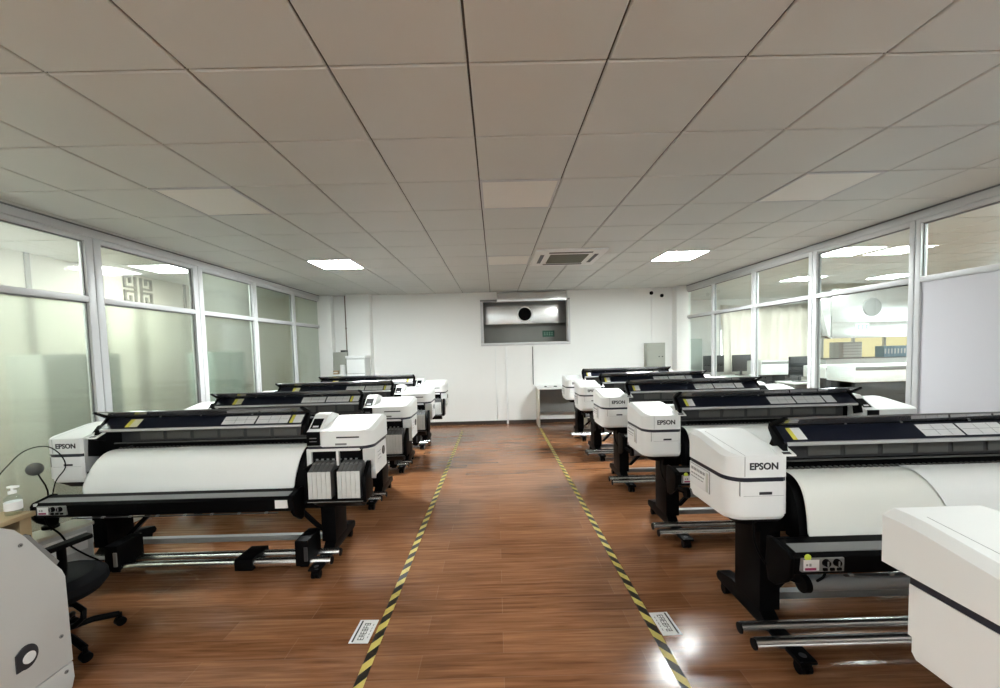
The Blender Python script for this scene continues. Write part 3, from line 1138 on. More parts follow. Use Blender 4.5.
GL, GR = 'wide printers in the left row', 'wide printers in the right row'
L_LAB = ['nearest wide printer in the left row, white paper over its front',
         'wide printer second in the left row, right behind the nearest one',
         'wide printer third in the left row, between second and last',
         'wide printer last in the left row, its end cover against the back wall']
R_LAB = ['wide printer in the right row with large readable logo and control dials',
         'second wide printer with a logo in the right row, its panel against the glass',
         'third wide printer with a logo in the right row',
         'fourth wide printer with a logo in the right row',
         'wide printer last in the right row beside the white desk']
pl = make_printer('left', L_LAB[0], GL)
pr = make_printer('right', R_LAB[0], GR)
# the right-row model is a little narrower
p0 = make_printer('right', 'nearest white printer, cut off by the right edge of the picture', GR, 0.355)
for o in list(pr.children_recursive) + list(p0.children_recursive):
    if o.type == 'MESH':
        for v in o.data.vertices:
            if v.co.x > 1.0:
                v.co.x = 1.0 + (v.co.x - 1.0) * 0.942
L_YS = (3.13, 4.40, 5.66, 6.93)
L_XS = (-3.515, -3.49, -3.465, -3.41)
R_YS = (2.14, 3.42, 4.70, 5.96, 7.22)
R_XS = (1.257, 1.27, 1.25, 1.255, 1.265)
for k in range(1, 4):
    dup(pl, (L_XS[k], L_YS[k], 0), 0, L_LAB[k])
for k in range(1, 5):
    dup(pr, (R_XS[k], R_YS[k], 0), 0, R_LAB[k])
p0.location = (1.275, 0.852, 0)
pl.location = (L_XS[0], L_YS[0], 0)
pr.location = (R_XS[0], R_YS[0], 0)


# ------------------------------------------------------------------ paper in the printers
def paper(name, x0, x1, y_off, X, Y, mat, label, curl=0.0, tail=True, lift=0.003, skew=(0, 0)):
    prof = [(0.125, 0.952), (0.09, 0.954), (0.05, 0.953), (0.015, 0.943), (-0.015, 0.923), (-0.04, 0.895), (-0.058, 0.855), (-0.07, 0.81), (-0.078, 0.76), (-0.085, 0.70), (-0.084, 0.64)]
    if not tail:
        prof = prof[:3]
    bm = bmesh.new()
    n = 16
    grid = []
    for k, (y, z) in enumerate(prof):
        row = []
        for i in range(n + 1):
            a = i / n
            b = max(0.0, min(1.0, (0.95 - z) / 0.25)) if tail else 0.0
            xx = x0 + skew[0] * b + (x1 - x0 + (skew[1] - skew[0]) * b) * a
            wv = 0.002 * math.sin(9 * xx + 0.6 * k) * (1 if tail else 0.3)
            lf = lift + curl * max(0, 1 - a * n / 1.5) * 0.5
            row.append(bm.verts.new((xx, y - lf * 0.5 + wv * 0.4, z + lf * 0.8 + abs(wv) * 0.5)))
        grid.append(row)
    for a, b in zip(grid, grid[1:]):
        for i in range(n):
            bm.faces.new((a[i], b[i], b[i + 1], a[i + 1]))
    mb = MB()
    mb._take(bm, mat)
    o = mb.build(name, sharp=False)
    s = o.modifiers.new('thickness', 'SOLIDIFY')
    s.thickness = 0.0006
    s.offset = 1
    ss = o.modifiers.new('smooth', 'SUBSURF')
    ss.levels = ss.render_levels = 1
    o.location = (X, Y, 0)
    return tag(o, label, 'paper', 'paper hanging from the printers')


paper('paper_sheet', 0.40, 1.995, 0, L_XS[0], L_YS[0], PAPER, 'white paper hanging over the front of the nearest left printer', skew=(-0.10, -0.05))
paper('paper_sheet', 0.92, 1.99, 0, L_XS[0], L_YS[0], PAPER, 'narrow paper strip lying on the print bed of the nearest left printer', tail=False, lift=0.008)
paper('paper_sheet', 0.36, 1.92, 0, R_XS[0], R_YS[0], PAPER2, 'cream paper toned down for shading, hanging over the front of the nearest right printer, under a whiter sheet', lift=0.002)
paper('paper_sheet', 1.03, 1.92, 0, R_XS[0], R_YS[0], PAPER, 'whiter paper sheet with a curved left edge lying over the cream one', curl=0.01, lift=0.008, skew=(0.11, 0))
for k, w in ((1, 'second'), (2, 'third')):
    paper('paper_sheet', 0.36, 1.92, 0, R_XS[k], R_YS[k], PAPER, 'white paper on the %s printer of the right row' % w)


# ------------------------------------------------------------------ floor markings
def tapes():
    for x0, x1, lab in ((-0.745, -0.728, 'black and yellow striped floor tape along the left side of the aisle'),
                        (0.898, 0.905, 'black and yellow striped floor tape along the right side of the aisle')):
        m = MB()
        w = 0.026
        sg = 1 if x0 < 0 else -1
        m.prism([(-w, 0), (w, 0), (w + (x1 - x0), 7.6), (-w + (x1 - x0), 7.6)], 0.0, 0.0012, TAPE, 'Z')
        o = m.build('floor_tape', smooth=False)
        if x0 > 0:
            # mirror the stripes for the right-hand tape
            o.scale = (-1, 1, 1)
        o.location = (x0, 0.6, 0)
        tag(o, lab, 'tape', 'aisle marking tapes')


tapes()


def floor_sign(c, rz, label):
    t = thing('floor_sign', label, 'sign', (c[0], c[1], 0.0), rz, 'white signs on the floor')
    MB().box(-0.10, 0.10, -0.058, 0.058, 0.0, 0.0016, STICK).build('sign_sheet', t)
    m = MB()
    rr = random.Random(7)
    m.box(-0.092, 0.092, 0.034, 0.044, 0.0016, 0.0022, INK)
    for k in range(6):                                   # six block characters, unreadable in the picture
        x = -0.075 + k * 0.025
        m.box(x, x + 0.02, 0.012, 0.016, 0.0016, 0.0022, INK)
        m.box(x, x + 0.004, -0.018, 0.014, 0.0016, 0.0022, INK)
        if k % 2:
            m.box(x + 0.014, x + 0.018, -0.018, 0.014, 0.0016, 0.0022, INK)
        m.box(x, x + 0.02, -0.004, 0.0, 0.0016, 0.0022, INK)
        if k % 3 != 1:
            m.box(x, x + 0.02, -0.02, -0.016, 0.0016, 0.0022, INK)
    for k in range(5):
        x = -0.06 + k * 0.026
        m.box(x, x + rr.uniform(0.012, 0.022), -0.042, -0.037, 0.0016, 0.0022, INKG)
    m.build('sign_print', t)


floor_sign((-0.843, 2.35), math.radians(88), 'white floor sign with black characters beside the left striped tape')
floor_sign((0.985, 2.34), math.radians(-88), 'white floor sign with black characters beside the right striped tape')


# ------------------------------------------------------------------ left foreground
def grey_machine():
    t = thing('floor_machine', 'pale grey machine with sloped end panel and round black and white badge', 'machine', (-2.235, 0, 0))
    m = MB()
    prof = [(0.9, 0.14), (2.012, 0.14), (2.008, 0.59), (1.995, 0.63), (1.97, 0.67), (1.85, 0.875), (1.815, 0.92), (1.77, 0.95), (1.70, 0.958), (0.9, 0.958)]
    m.prism(prof, -0.022, 0.0, MACH, 'X', 0.004)
    m.build('end_panel', t)
    m = MB()
    m.prism([(0.9, 0.0), (2.0, 0.0), (2.015, 0.05), (2.012, 0.134), (0.9, 0.134)], -0.024, -0.002, MACH, 'X', 0.004)
    m.build('lower_panel', t)
    m = MB()
    m.prism([(0.9, 0.03), (1.98, 0.03), (1.98, 0.58), (1.94, 0.66), (1.80, 0.86), (1.74, 0.90), (0.9, 0.90)], -1.5, -0.02, DGREY, 'X', 0.004)
    m.prism([(1.87, 0.84), (1.885, 0.865), (2.005, 0.67), (1.985, 0.655)], -1.5, -0.02, MGREY, 'X', 0.002)
    m.box(-1.5, -0.02, 0.9, 1.98, 0.0, 0.03, BLACK)
    m.build('machine_body', t)
    for y, z in ((1.83, 0.84), (1.965, 0.30), (1.975, 0.105)):
        m = MB()
        m.cyl((0.0, y, z), (0.004, y, z), 0.009, MGREY, 14)
        m.cyl((0.004, y, z), (0.0045, y, z), 0.004, INK, 6)
        m.build('bolt', t)
    m = MB()
    pts = [(1.772, 0.345), (1.772, 0.262)]
    for k in range(17):
        a = math.radians(-115 + 235 * k / 16)
        pts.append((1.815 + 0.047 * math.cos(a), 0.312 + 0.056 * math.sin(a)))
    m.prism(pts, 0.0, 0.006, INK, 'X', 0.002)
    b = m.build('badge', t)
    m = MB()
    m.cyl((0.004, 1.822, 0.305), (0.009, 1.822, 0.305), 0.026, STICK, 24)
    m.build('badge_disc', b)


grey_machine()


def office_chair():
    t = thing('office_chair', 'black office chair with a thick cushioned seat behind the grey machine', 'chair', (-2.60, 2.27, 0), 0.0)
    m = MB()
    prof = [(0.02, 0.0), (0.14, 0.0), (0.205, 0.02), (0.235, 0.06), (0.23, 0.10), (0.18, 0.135), (0.10, 0.142), (0.01, 0.135)]
    m.lathe(prof, (0.0, 0.0, 0.31), FABRIC, 36)
    m.build('seat', t)
    m = MB()
    m.cyl((0, 0, 0.09), (0, 0, 0.29), 0.026, BLACK, 18)
    m.cyl((0, 0, 0.28), (0, 0, 0.312), 0.10, BLACK, 20)
    m.build('gas_column', t)
    m = MB()
    m.cyl((0, 0, 0.075), (0, 0, 0.12), 0.045, BLACK, 18)
    for k in range(5):
        a = math.radians(-20 + 72 * k)
        dx, dy = math.cos(a), math.sin(a)
        m.tube([(0.03 * dx, 0.03 * dy, 0.11), (0.15 * dx, 0.15 * dy, 0.105), (0.26 * dx, 0.26 * dy, 0.075)], 0.018, BLACK, 10)
    m.build('star_base', t)
    for k in range(5):
        a = math.radians(-20 + 72 * k)
        x, y = 0.265 * math.cos(a), 0.265 * math.sin(a)
        m = MB()
        m.cyl((x, y, 0.05), (x, y, 0.08), 0.012, BLACK, 10)
        m.cyl((x - 0.02, y + 0.01, 0.026), (x + 0.02, y - 0.01, 0.026), 0.026, BLACK, 16)
        m.build('caster', t)
    m = MB()
    m.tube([(0.03, -0.02, 0.30), (0.15, -0.03, 0.29), (0.205, -0.04, 0.26), (0.21, -0.05, 0.225), (0.16, -0.05, 0.18), (0.02, -0.02, 0.125)], 0.015, BLACK, 10)
    m.build('seat_support', t)
    for sx in (-1, 1):
        m = MB()
        xx = 0.105 if sx > 0 else -0.26
        m.prism([(xx - 0.03, -0.12), (xx + 0.03, -0.12), (xx + 0.075, 0.07), (xx + 0.015, 0.09)], 0.635, 0.662, BLACK, 'Z', 0.006)
        m.build('arm_rest', t)
        m = MB()
        m.tube([(xx, -0.04, 0.637), (xx - 0.01 * sx, -0.03, 0.52), (xx - 0.03 * sx, -0.02, 0.435)], 0.02, BLACK, 10)
        m.build('arm_post', t)
    m = MB()
    m.prism([(-0.22, -0.225), (-0.12, -0.242), (0.02, -0.242), (0.02, -0.222), (-0.12, -0.222), (-0.22, -0.205)], 0.55, 0.80, FABRIC, 'Z', 0.006)
    m.build('back_rest', t)
    m = MB()
    m.tube([(-0.06, -0.222, 0.66), (-0.06, -0.228, 0.50), (-0.05, -0.18, 0.34), (-0.04, -0.08, 0.315)], 0.014, BLACK, 8)
    m.build('back_post', t)


office_chair()


def side_table():
    t = thing('side_table', 'tan wooden table against the left glass with a bottle on it', 'table', (-3.30, 2.0, 0))
    m = MB()
    m.box(-0.42, 0.40, -0.75, 0.47, 0.73, 0.76, TAN, 0.003)
    m.build('table_top', t)
    for x in (-0.40, 0.34):
        for y in (-0.73, 0.39):
            MB().box(x, x + 0.05, y, y + 0.06, 0.0, 0.73, TAN, 0.003).build('leg', t)
    MB().box(-0.36, 0.36, 0.40, 0.42, 0.60, 0.73, TAN, 0.002).build('apron', t)
    b = thing('sanitizer_bottle', 'small clear pump bottle with white cap standing on the tan table', 'bottle', (-2.975, 2.42, 0.76))
    m = MB()
    m.lathe([(0.005, 0.001), (0.036, 0.001), (0.038, 0.01), (0.038, 0.095), (0.034, 0.11), (0.016, 0.122), (0.014, 0.13)], (0, 0, 0), PET, 24)
    bd = m.build('bottle_body', b)
    m = MB()
    m.lathe([(0.0385, 0.03), (0.0388, 0.03), (0.0388, 0.08), (0.0385, 0.08)], (0, 0, 0), STICK, 24)
    m.build('bottle_label', b)
    m = MB()
    m.cyl((0, 0, 0.128), (0, 0, 0.145), 0.018, WHITE, 18)
    m.cyl((0, 0, 0.145), (0, 0, 0.165), 0.006, WHITE, 10)
    m.box(-0.02, 0.035, -0.012, 0.012, 0.163, 0.176, WHITE, 0.004)
    m.build('pump_cap', b)


side_table()


def grey_cabinet():
    t = thing('low_cabinet', 'low pale grey plastic cabinet under the left end of the nearest left printer', 'cabinet', (-3.44, 3.04, 0), math.radians(72))
    m = MB()
    m.box(-0.24, 0.18, -0.10, 0.10, 0.0, 0.36, MACH, 0.012)
    m.build('cabinet_body', t)
    MB().box(-0.25, 0.19, -0.11, 0.11, 0.363, 0.39, pmat('cabinet_lid', (0.62, 0.60, 0.50), 0.4), 0.008).build('cabinet_lid', t)
    MB().box(-0.20, 0.14, -0.107, -0.098, 0.19, 0.33, WHITE, 0.003).build('drawer_front', t)


grey_cabinet()


def gooseneck():
    t = thing('gooseneck_lamp', 'dark round head on a thin bent stalk on the low grey cabinet', 'lamp', (-3.50, 3.07, 0.391))
    m = MB()
    m.lathe([(0.01, 0.0), (0.05, 0.0), (0.05, 0.02), (0.02, 0.03), (0.01, 0.03)], (0, 0, 0), BLACK, 20)
    m.build('base', t)
    m = MB()
    m.tube([(0, 0, 0.02), (0.0, 0, 0.15), (0.0, 0, 0.29), (-0.015, 0, 0.34), (-0.05, 0, 0.40), (-0.07, 0, 0.44)], 0.005, BLACK, 8)
    m.build('stalk', t)
    m = MB()
    prof = []
    for k in range(13):
        a = -PI / 2 + PI * k / 12
        prof.append((max(0.002, 0.05 * math.cos(a)), 0.05 * math.sin(a)))
    m.lathe(prof, (-0.085, 0, 0.465), pmat('lamp_head_grey', (0.10, 0.105, 0.10), 0.7), 20)
    m.build('lamp_head', t)
    # thin wire bowed along the glass
    m = MB()
    base = [(-3.74, 2.95, 0.60), (-3.74, 2.95, 0.80), (-3.68, 3.0, 0.93), (-3.62, 3.03, 1.0), (-3.55, 3.06, 1.03), (-3.48, 3.09, 1.02), (-3.40, 3.095, 0.95), (-3.36, 3.08, 0.86), (-3.40, 3.04, 0.76), (-3.42, 3.02, 0.60), (-3.43, 3.01, 0.395)]
    pts = spline(base)
    m.tube(pts, 0.004, BLACK, 6)
    tag(m.build('cable_loop'), 'thin black cable bowed in an arc against the left glass', 'cable')


gooseneck()


# ------------------------------------------------------------------ back wall furniture
def back_wall():
    # steel hood in the room behind the opening
    t = thing('steel_hood', 'polished steel duct with a round black hole behind the back wall opening', 'duct', (0.70, 9.3, 0))
    m = MB()
    m.box(-1.2, 1.1, 0.0, 0.28, 2.235, 2.78, STEEL, 0.004)
    m.box(-0.50, -0.47, -0.006, 0.0, 2.235, 2.78, STEEL, 0.002)
    m.build('duct_body', t)
    m = MB()
    m.cyl((0.0, 0.0, 2.455), (0.0, -0.02, 2.455), 0.175, WHITE, 36)
    m.cyl((0.0, -0.019, 2.455), (0.0, -0.024, 2.455), 0.15, BLACK, 36)
    m.build('duct_hole', t)
    s = thing('exit_sign', 'small dark green sign on the grey wall inside the back wall opening', 'sign', (1.28, 9.60, 2.0))
    MB().box(-0.14, 0.14, 0.0, 0.02, -0.075, 0.075, GREEN, 0.003).build('sign_board', s)
    m = MB()
    for k in range(4):
        x = -0.11 + k * 0.058
        m.box(x, x + 0.042, -0.002, 0.0, 0.016, 0.026, SIGNMID)
        m.box(x + 0.016, x + 0.026, -0.002, 0.0, -0.04, 0.04, SIGNMID)
        m.box(x, x + 0.042, -0.002, 0.0, -0.03, -0.02, SIGNMID)
    m.build('sign_print', s)
    # steel channel above the opening
    t = thing('steel_channel', 'long steel channel fixed on the back wall above the opening', 'channel', (0.82, 8.84, 2.69))
    m = MB()
    m.prism([(0.0, 0.0), (-0.10, 0.02), (-0.10, 0.05), (-0.09, 0.2), (0.0, 0.2)], -0.76, 0.76, STEEL, 'X', 0.004)
    m.box(-0.76, 0.76, -0.105, -0.095, 0.0, 0.03, CHROME)
    m.build('channel_body', t)
    # vertical strips below the opening
    for x, z0, z1, lab, w, mt in ((0.0, 0.08, 1.70, 'thin pale strip running down the back wall, left one below the opening', 0.012, WHITE),
                                  (0.235, 0.0, 1.70, 'white conduit running down the back wall to the floor', 0.022, WHITE),
                                  (0.82, 0.86, 1.70, 'thin dark wire running down the back wall to the desk', 0.006, DGREY)):
        m = MB()
        m.box(x - w, x + w, 8.825, 8.85, z0, z1, mt, 0.003)
        tag(m.build('wall_conduit'), lab, 'conduit')
    # switchboard and its conduit
    t = thing('switch_cabinet', 'grey metal electrical box on the back wall at the right', 'electrical box', (3.49, 8.85, 1.19))
    MB().box(-0.20, 0.21, -0.15, 0.0, 0.0, 0.52, CABGREY, 0.006).build('box_body', t)
    d = MB().box(-0.185, 0.195, -0.165, -0.148, 0.02, 0.51, CABGREY, 0.006).build('box_door', t)
    for x in (0.07, 0.14):
        MB().cyl((x, -0.165, 0.22), (x, -0.178, 0.22), 0.012, INK, 12).build('lock', d)
    MB().box(-0.21, 0.22, -0.155, 0.0, -0.012, 0.0, DGREY).build('shadow_strip', t)  # dark strip standing in for the shadow below the box
    m = MB()
    m.box(3.455, 3.50, 8.82, 8.85, 1.72, CEIL, WALL, 0.004)
    tag(m.build('wall_conduit'), 'pale conduit from the ceiling down to the grey electrical box', 'conduit')
    for x, z, lab in ((3.44, 2.80, 'small black round camera high on the back wall, left of the conduit'), (3.67, 2.74, 'small black sensor high on the back wall, right of the conduit')):
        m = MB()
        m.cyl((x, 8.85, z), (x, 8.80, z), 0.03, WHITE, 16)
        m.lathe([(0.005, -0.04), (0.03, -0.03), (0.04, 0), (0.03, 0.03), (0.005, 0.04)], (x, 8.785, z), BLACK, 16)
        tag(m.build('wall_camera'), lab, 'camera')
    # white desk at the end of the right row
    t = thing('white_desk', 'white desk against the back wall at the end of the right row', 'desk', (0, 0, 0))
    MB().box(0.86, 1.9, 8.28, 8.83, 0.80, 0.835, WHITE, 0.004).build('desk_top', t)
    MB().box(0.87, 0.90, 8.30, 8.82, 0.0, 0.80, BEIGE, 0.003).build('side_panel', t)
    MB().box(1.86, 1.89, 8.30, 8.82, 0.0, 0.80, BEIGE, 0.003).build('side_panel', t)
    MB().box(0.90, 1.86, 8.74, 8.76, 0.25, 0.80, MGREY, 0.003).build('back_panel', t)  # grey tone puts the shading under the desk top into colour
    for x, w, lab in ((1.02, 0.05, 'small dark item at the left on the white desk'), (1.22, 0.07, 'small dark item further right on the white desk')):
        m = MB()
        m.box(x, x + w, 8.45, 8.50, 0.835, 0.85, DGREY, 0.004)
        m.box(x + 0.01, x + w - 0.01, 8.455, 8.495, 0.85, 0.856, MGREY, 0.002)
        tag(m.build('desk_gadget'), lab, 'gadget')
    # things in the left back corner
    t = thing('metal_box', 'grey metal box in the left back corner between the columns', 'box', (-3.345, 8.72, 1.22))
    MB().box(-0.15, 0.15, -0.10, 0.13, 0.0, 0.47, CABGREY, 0.006).build('box_body', t)
    MB().box(0.0, 0.1, -0.06, 0.1, 0.47, 0.51, DGREY, 0.004).build('box_cap', t)
    t = thing('drawer_cabinet', 'white drawer cabinet in front of the left back column', 'cabinet', (-2.885, 8.42, 0))
    MB().box(-0.19, 0.19, -0.17, 0.17, 0.0, 1.56, MACH, 0.006).build('cabinet_body', t)
    MB().box(-0.205, 0.205, -0.19, 0.18, 1.56, 1.61, WHITE, 0.008).build('cabinet_top', t)
    for k in range(5):
        z = 0.05 + k * 0.3
        MB().box(-0.18, 0.18, -0.182, -0.168, z, z + 0.28, WHITE, 0.004).build('drawer', t)
    t = thing('wall_shelf', 'narrow shelf ledge under the grey metal box in the left back corner', 'shelf', (-3.33, 8.72, 1.17))
    MB().box(-0.155, 0.155, -0.24, 0.13, 0.02, 0.05, WHITE, 0.003).build('shelf_board', t)
    for x in (-0.12, 0.10):
        MB().prism([(-0.2, 0.02), (0.13, 0.02), (0.13, -0.12)], x, x + 0.02, WHITE, 'X').build('shelf_bracket', t)
    m = MB()
    m.lathe([(0.01, 0.0), (0.055, 0.0), (0.055, 0.19), (0.05, 0.20), (0.01, 0.20)], (-3.27, 8.55, 1.22), WHITE, 22)
    tag(m.build('paper_roll'), 'white paper roll standing in front of the grey metal box', 'roll')
    m = MB()
    m.box(-3.46, -3.36, 8.50, 8.56, 1.22, 1.30, TAN, 0.004)
    m.box(-3.455, -3.365, 8.498, 8.50, 1.25, 1.27, STICK)
    tag(m.build('small_carton'), 'small tan carton beside the white roll on the ledge', 'carton')
    for x, lab in ((-3.21, 'right one of two thin brown pipes in the left back corner'), (-3.27, 'left one of two thin brown pipes in the left back corner')):
        m = MB()
        m.cyl((x, 8.835, 0.0), (x, 8.835, CEIL), 0.011, pmat('pipe_brown', (0.22, 0.16, 0.13), 0.5) if 'pipe_brown' not in MATS else MATS['pipe_brown'], 10)
        for z in (0.6, 1.4, 2.2):
            m.box(x - 0.018, x + 0.018, 8.83, 8.85, z, z + 0.02, MATS['pipe_brown'])
        tag(m.build('wall_pipe'), lab, 'pipe')


back_wall()


# ------------------------------------------------------------------ corridor on the left
def corridor():
    t = thing('wall_fret', 'grey fretwork emblem on the corridor wall behind the left glass', 'emblem', (-5.3, 6.03, 0))
    m = MB()
    d0, d1 = 0.0, 0.03

    def bar(y0, y1, z0, z1):
        m.box(d0, d1, y0, y1, z0, z1, FRET)
    w = 0.025
    for s in (-1, 1):
        def sb(a, b, z0, z1):
            bar(*sorted((s * a, s * b)), z0, z1)
        sb(0.035, 0.035 + w, 0.3, 2.88)
        for zz, q in ((2.72, 1), (2.66, -1)):
            sb(0.035, 0.23, zz - w / 2, zz + w / 2)
            sb(0.205, 0.23, min(zz, zz + q * 0.14), max(zz, zz + q * 0.14))
            sb(0.12, 0.23, zz + q * 0.14 - w / 2, zz + q * 0.14 + w / 2)
            sb(0.12, 0.12 + w, min(zz + q * 0.06, zz + q * 0.14), max(zz + q * 0.06, zz + q * 0.14))
    m.build('fret_bars', t)
    for y, lab in ((4.6, 'first slim brown strip'), (5.45, 'second slim brown strip'), (6.9, 'third slim brown strip')):
        m = MB()
        m.box(-5.3, -5.28, y, y + 0.05, 0.0, CEIL, FRET, 0.002)
        tag(m.build('wall_strip'), lab + ' on the corridor wall, counted from the camera', 'strip')
    # low cupboards and a noticeboard seen blurred through the frosted panes
    for y, h, lab, mt in ((2.5, 1.15, 'tan blurred cupboard behind the nearest frosted pane', TAN), (4.3, 1.75, 'grey blurred cupboard behind the second frosted pane', CABGREY), (6.6, 1.75, 'green-grey blurred cupboard behind the third frosted pane', pmat('cupboard_green', (0.25, 0.33, 0.29), 0.5))):
        t = thing('corridor_cupboard', lab, 'cupboard', (-4.55, y, 0))
        MB().box(-0.19, 0.16, -0.4, 0.4, 0.0, h, mt, 0.006).build('body', t)
        for s in (-1, 1):
            d = MB().box(0.16, 0.175, min(0.01 * s, 0.39 * s), max(0.01 * s, 0.39 * s), 0.05, h - 0.04, mt, 0.004).build('door', t)
            MB().box(0.175, 0.195, s * 0.05 - 0.008, s * 0.05 + 0.008, h * 0.5, h * 0.5 + 0.1, DGREY).build('handle', d)
    t = thing('notice_board', 'white notice board on the corridor wall behind the fourth frosted pane', 'notice board', (-5.3, 8.3, 1.7))
    MB().box(0.0, 0.03, -0.5, 0.5, -0.6, 0.6, STICK, 0.004).build('board', t)
    m = MB()
    for a in ((-0.5, 0.5, -0.62, -0.6), (-0.5, 0.5, 0.6, 0.62), (-0.52, -0.5, -0.62, 0.62), (0.5, 0.52, -0.62, 0.62)):
        m.box(0.0, 0.035, a[0], a[1], a[2], a[3], FRAME)
    m.build('board_frame', t)


corridor()


# ------------------------------------------------------------------ office on the right
def office():
    # windows behind curtain and behind the hood
    for n, (x0, x1) in enumerate(((6.5, 9.1), (9.5, 12.3))):
        root = bpy.data.objects.new('window_%d' % (13 + n), None)
        COL.objects.link(root)
        struct(root)
        m = MB()
        m.box(x0, x1, 11.60, 11.66, 0.85, 0.91, FRAME)
        m.box(x0, x1, 11.60, 11.66, 2.54, 2.60, FRAME)
        k = 2 if n == 0 else 3
        for i in range(k + 1):
            x = x0 + (x1 - x0 - 0.06) * i / k
            m.box(x, x + 0.06, 11.60, 11.66, 0.91, 2.54, FRAME)
        m.box(x0, x1, 11.60, 11.66, 2.05, 2.11, FRAME)
        m.build('window_frame', root)
        MB().box(x0, x1, 11.68, 11.70, 0.85, 2.6, WIN_LIT if n else DAYCURT).build('glowing_pane', root, smooth=False)
    root = bpy.data.objects.new('window_17', None)  # window added on the outer wall to brighten the office
    COL.objects.link(root)
    struct(root)
    m = MB()
    for y in (2.0, 4.6, 7.2, 9.8):
        m.box(12.22, 12.30, y, y + 0.06, 0.9, 2.5, FRAME)
    for z in (0.9, 2.44):
        m.box(12.22, 12.30, 2.06, 9.8, z, z + 0.06, FRAME)
    m.build('window_frame', root)
    MB().box(12.27, 12.29, 2.06, 9.8, 0.96, 2.44, FILL_SIDE).build('glowing_pane', root, smooth=False)
    # curtain: folded cloth
    bm = bmesh.new()
    n = 90
    rows = []
    for zi in range(9):
        z = 2.75 - zi * 0.26
        row = []
        for i in range(n + 1):
            a = i / n
            x = 6.45 + 2.75 * a + (0.12 * zi / 8 if a < 0.1 else 0)
            y = 11.45 + 0.03 * math.sin(a * 60 + 0.2 * zi) + 0.02 * math.sin(a * 23)
            row.append(bm.verts.new((x, y, z - 0.06 * math.sin(PI * a) * (1 if zi == 0 else 0))))
        rows.append(row)
    for a, b in zip(rows, rows[1:]):
        for i in range(n):
            bm.faces.new((a[i], a[i + 1], b[i + 1], b[i]))
    m = MB()
    m._take(bm, CURT_T)
    o = m.build('curtain')
    so = o.modifiers.new('thickness', 'SOLIDIFY')
    so.thickness = 0.003
    tag(o, 'beige curtain over the far window of the next office', 'curtain')
    # green-grey board at far left
    t = thing('glass_board', 'pale green upright board by the far wall of the next office', 'board', (5.45, 11.2, 0))
    MB().box(-0.35, 0.35, 0.0, 0.03, 0.75, 1.80, pmat('board_green', (0.40, 0.47, 0.43), 0.3), 0.004).build('board_sheet', t)
    for x in (-0.3, 0.26):
        MB().box(x, x + 0.04, -0.15, 0.2, 0.0, 0.03, DGREY).build('foot', t)
        MB().box(x, x + 0.04, 0.03, 0.06, 0.0, 0.9, DGREY).build('post', t)

    # desks with monitors
    def desk(x, y, w, d, lab):
        t = thing('office_desk', lab, 'desk', (x, y, 0))
        MB().box(-w / 2, w / 2, -d / 2, d / 2, 0.74, 0.77, WHITE, 0.004).build('desk_top', t)
        for sx in (-1, 1):
            MB().box(sx * (w / 2 - 0.04) - 0.02, sx * (w / 2 - 0.04) + 0.02, -d / 2 + 0.03, d / 2 - 0.03, 0.0, 0.74, MGREY, 0.003).build('leg', t)
        MB().box(-w / 2 + 0.06, w / 2 - 0.06, d / 2 - 0.05, d / 2 - 0.03, 0.3, 0.74, MGREY, 0.003).build('modesty_panel', t)

    desk(5.8, 10.75, 0.75, 0.6, 'desk under the leftmost monitor in the next office')
    desk(6.85, 10.85, 1.2, 0.6, 'desk under the middle monitor in the next office')
    desk(7.0, 8.75, 1.3, 0.6, 'desk under the nearest monitor in the next office')

    def monitor(x, y, rz, lab):
        t = thing('computer_monitor', lab, 'monitor', (x, y, 0.77), rz, 'monitors in the next office')
        m = MB()
        m.box(-0.29, 0.29, -0.02, 0.02, 0.11, 0.56, MONB, 0.008)
        m.build('screen', t)
        MB().box(-0.03, 0.03, 0.02, 0.05, 0.02, 0.35, MONB, 0.004).build('stand', t)
        MB().box(-0.13, 0.13, -0.09, 0.11, 0.0, 0.02, MONB, 0.006).build('base', t)

    monitor(5.88, 10.75, 0.1, 'black monitor furthest left in the next office')
    monitor(6.68, 10.8, 0.15, 'middle black monitor in the next office')
    monitor(6.72, 8.75, 0.1, 'nearest black monitor in the next office, right of the other two')

    # office plotters, white boxes with a grey top line
    def plotter(x0, x1, y, z0, z1, lab):
        t = thing('white_plotter', lab, 'plotter', ((x0 + x1) / 2, y, 0))
        w = (x1 - x0) / 2
        MB().box(-w, w, 0.0, 0.55, z0, z1, WHITE, 0.02).build('plotter_body', t)
        MB().box(-w + 0.02, w - 0.02, -0.006, 0.3, z1 - 0.075, z1 - 0.02, MGREY, 0.004).build('top_slot', t)
        MB().box(w - 0.25, w - 0.08, -0.008, 0.0, z1 - 0.16, z1 - 0.12, MGREY, 0.002).build('panel_label', t)
        for sx in (-1, 1):
            MB().box(sx * (w - 0.15) - 0.05, sx * (w - 0.15) + 0.05, 0.15, 0.40, 0.05, z0, DGREY, 0.004).build('leg', t)
            MB().box(sx * (w - 0.15) - 0.04, sx * (w - 0.15) + 0.04, 0.0, 0.55, 0.0, 0.06, DGREY, 0.004).build('foot', t)
        MB().box(-w + 0.1, w - 0.1, 0.1, 0.45, 0.55, z0, DGREY, 0.004).build('lower_shell', t)

    plotter(5.78, 7.2, 6.4, 0.98, 1.25, 'white plotter in the next office in front, under the hood')
    plotter(6.4, 7.5, 9.6, 0.86, 1.20, 'long white plotter behind the nearest monitor in the next office')
    plotter(6.3, 7.9, 7.6, 0.94, 1.17, 'second white plotter in the next office, behind the front one')

    # steel hood
    t = thing('steel_hood', 'big pale steel hood with a round grey fan opening in the next office', 'hood', (8.55, 9.0, 0))
    m = MB()
    m.box(-0.95, 1.0, 0.0, 0.35, 2.05, 2.82, STEEL, 0.006)
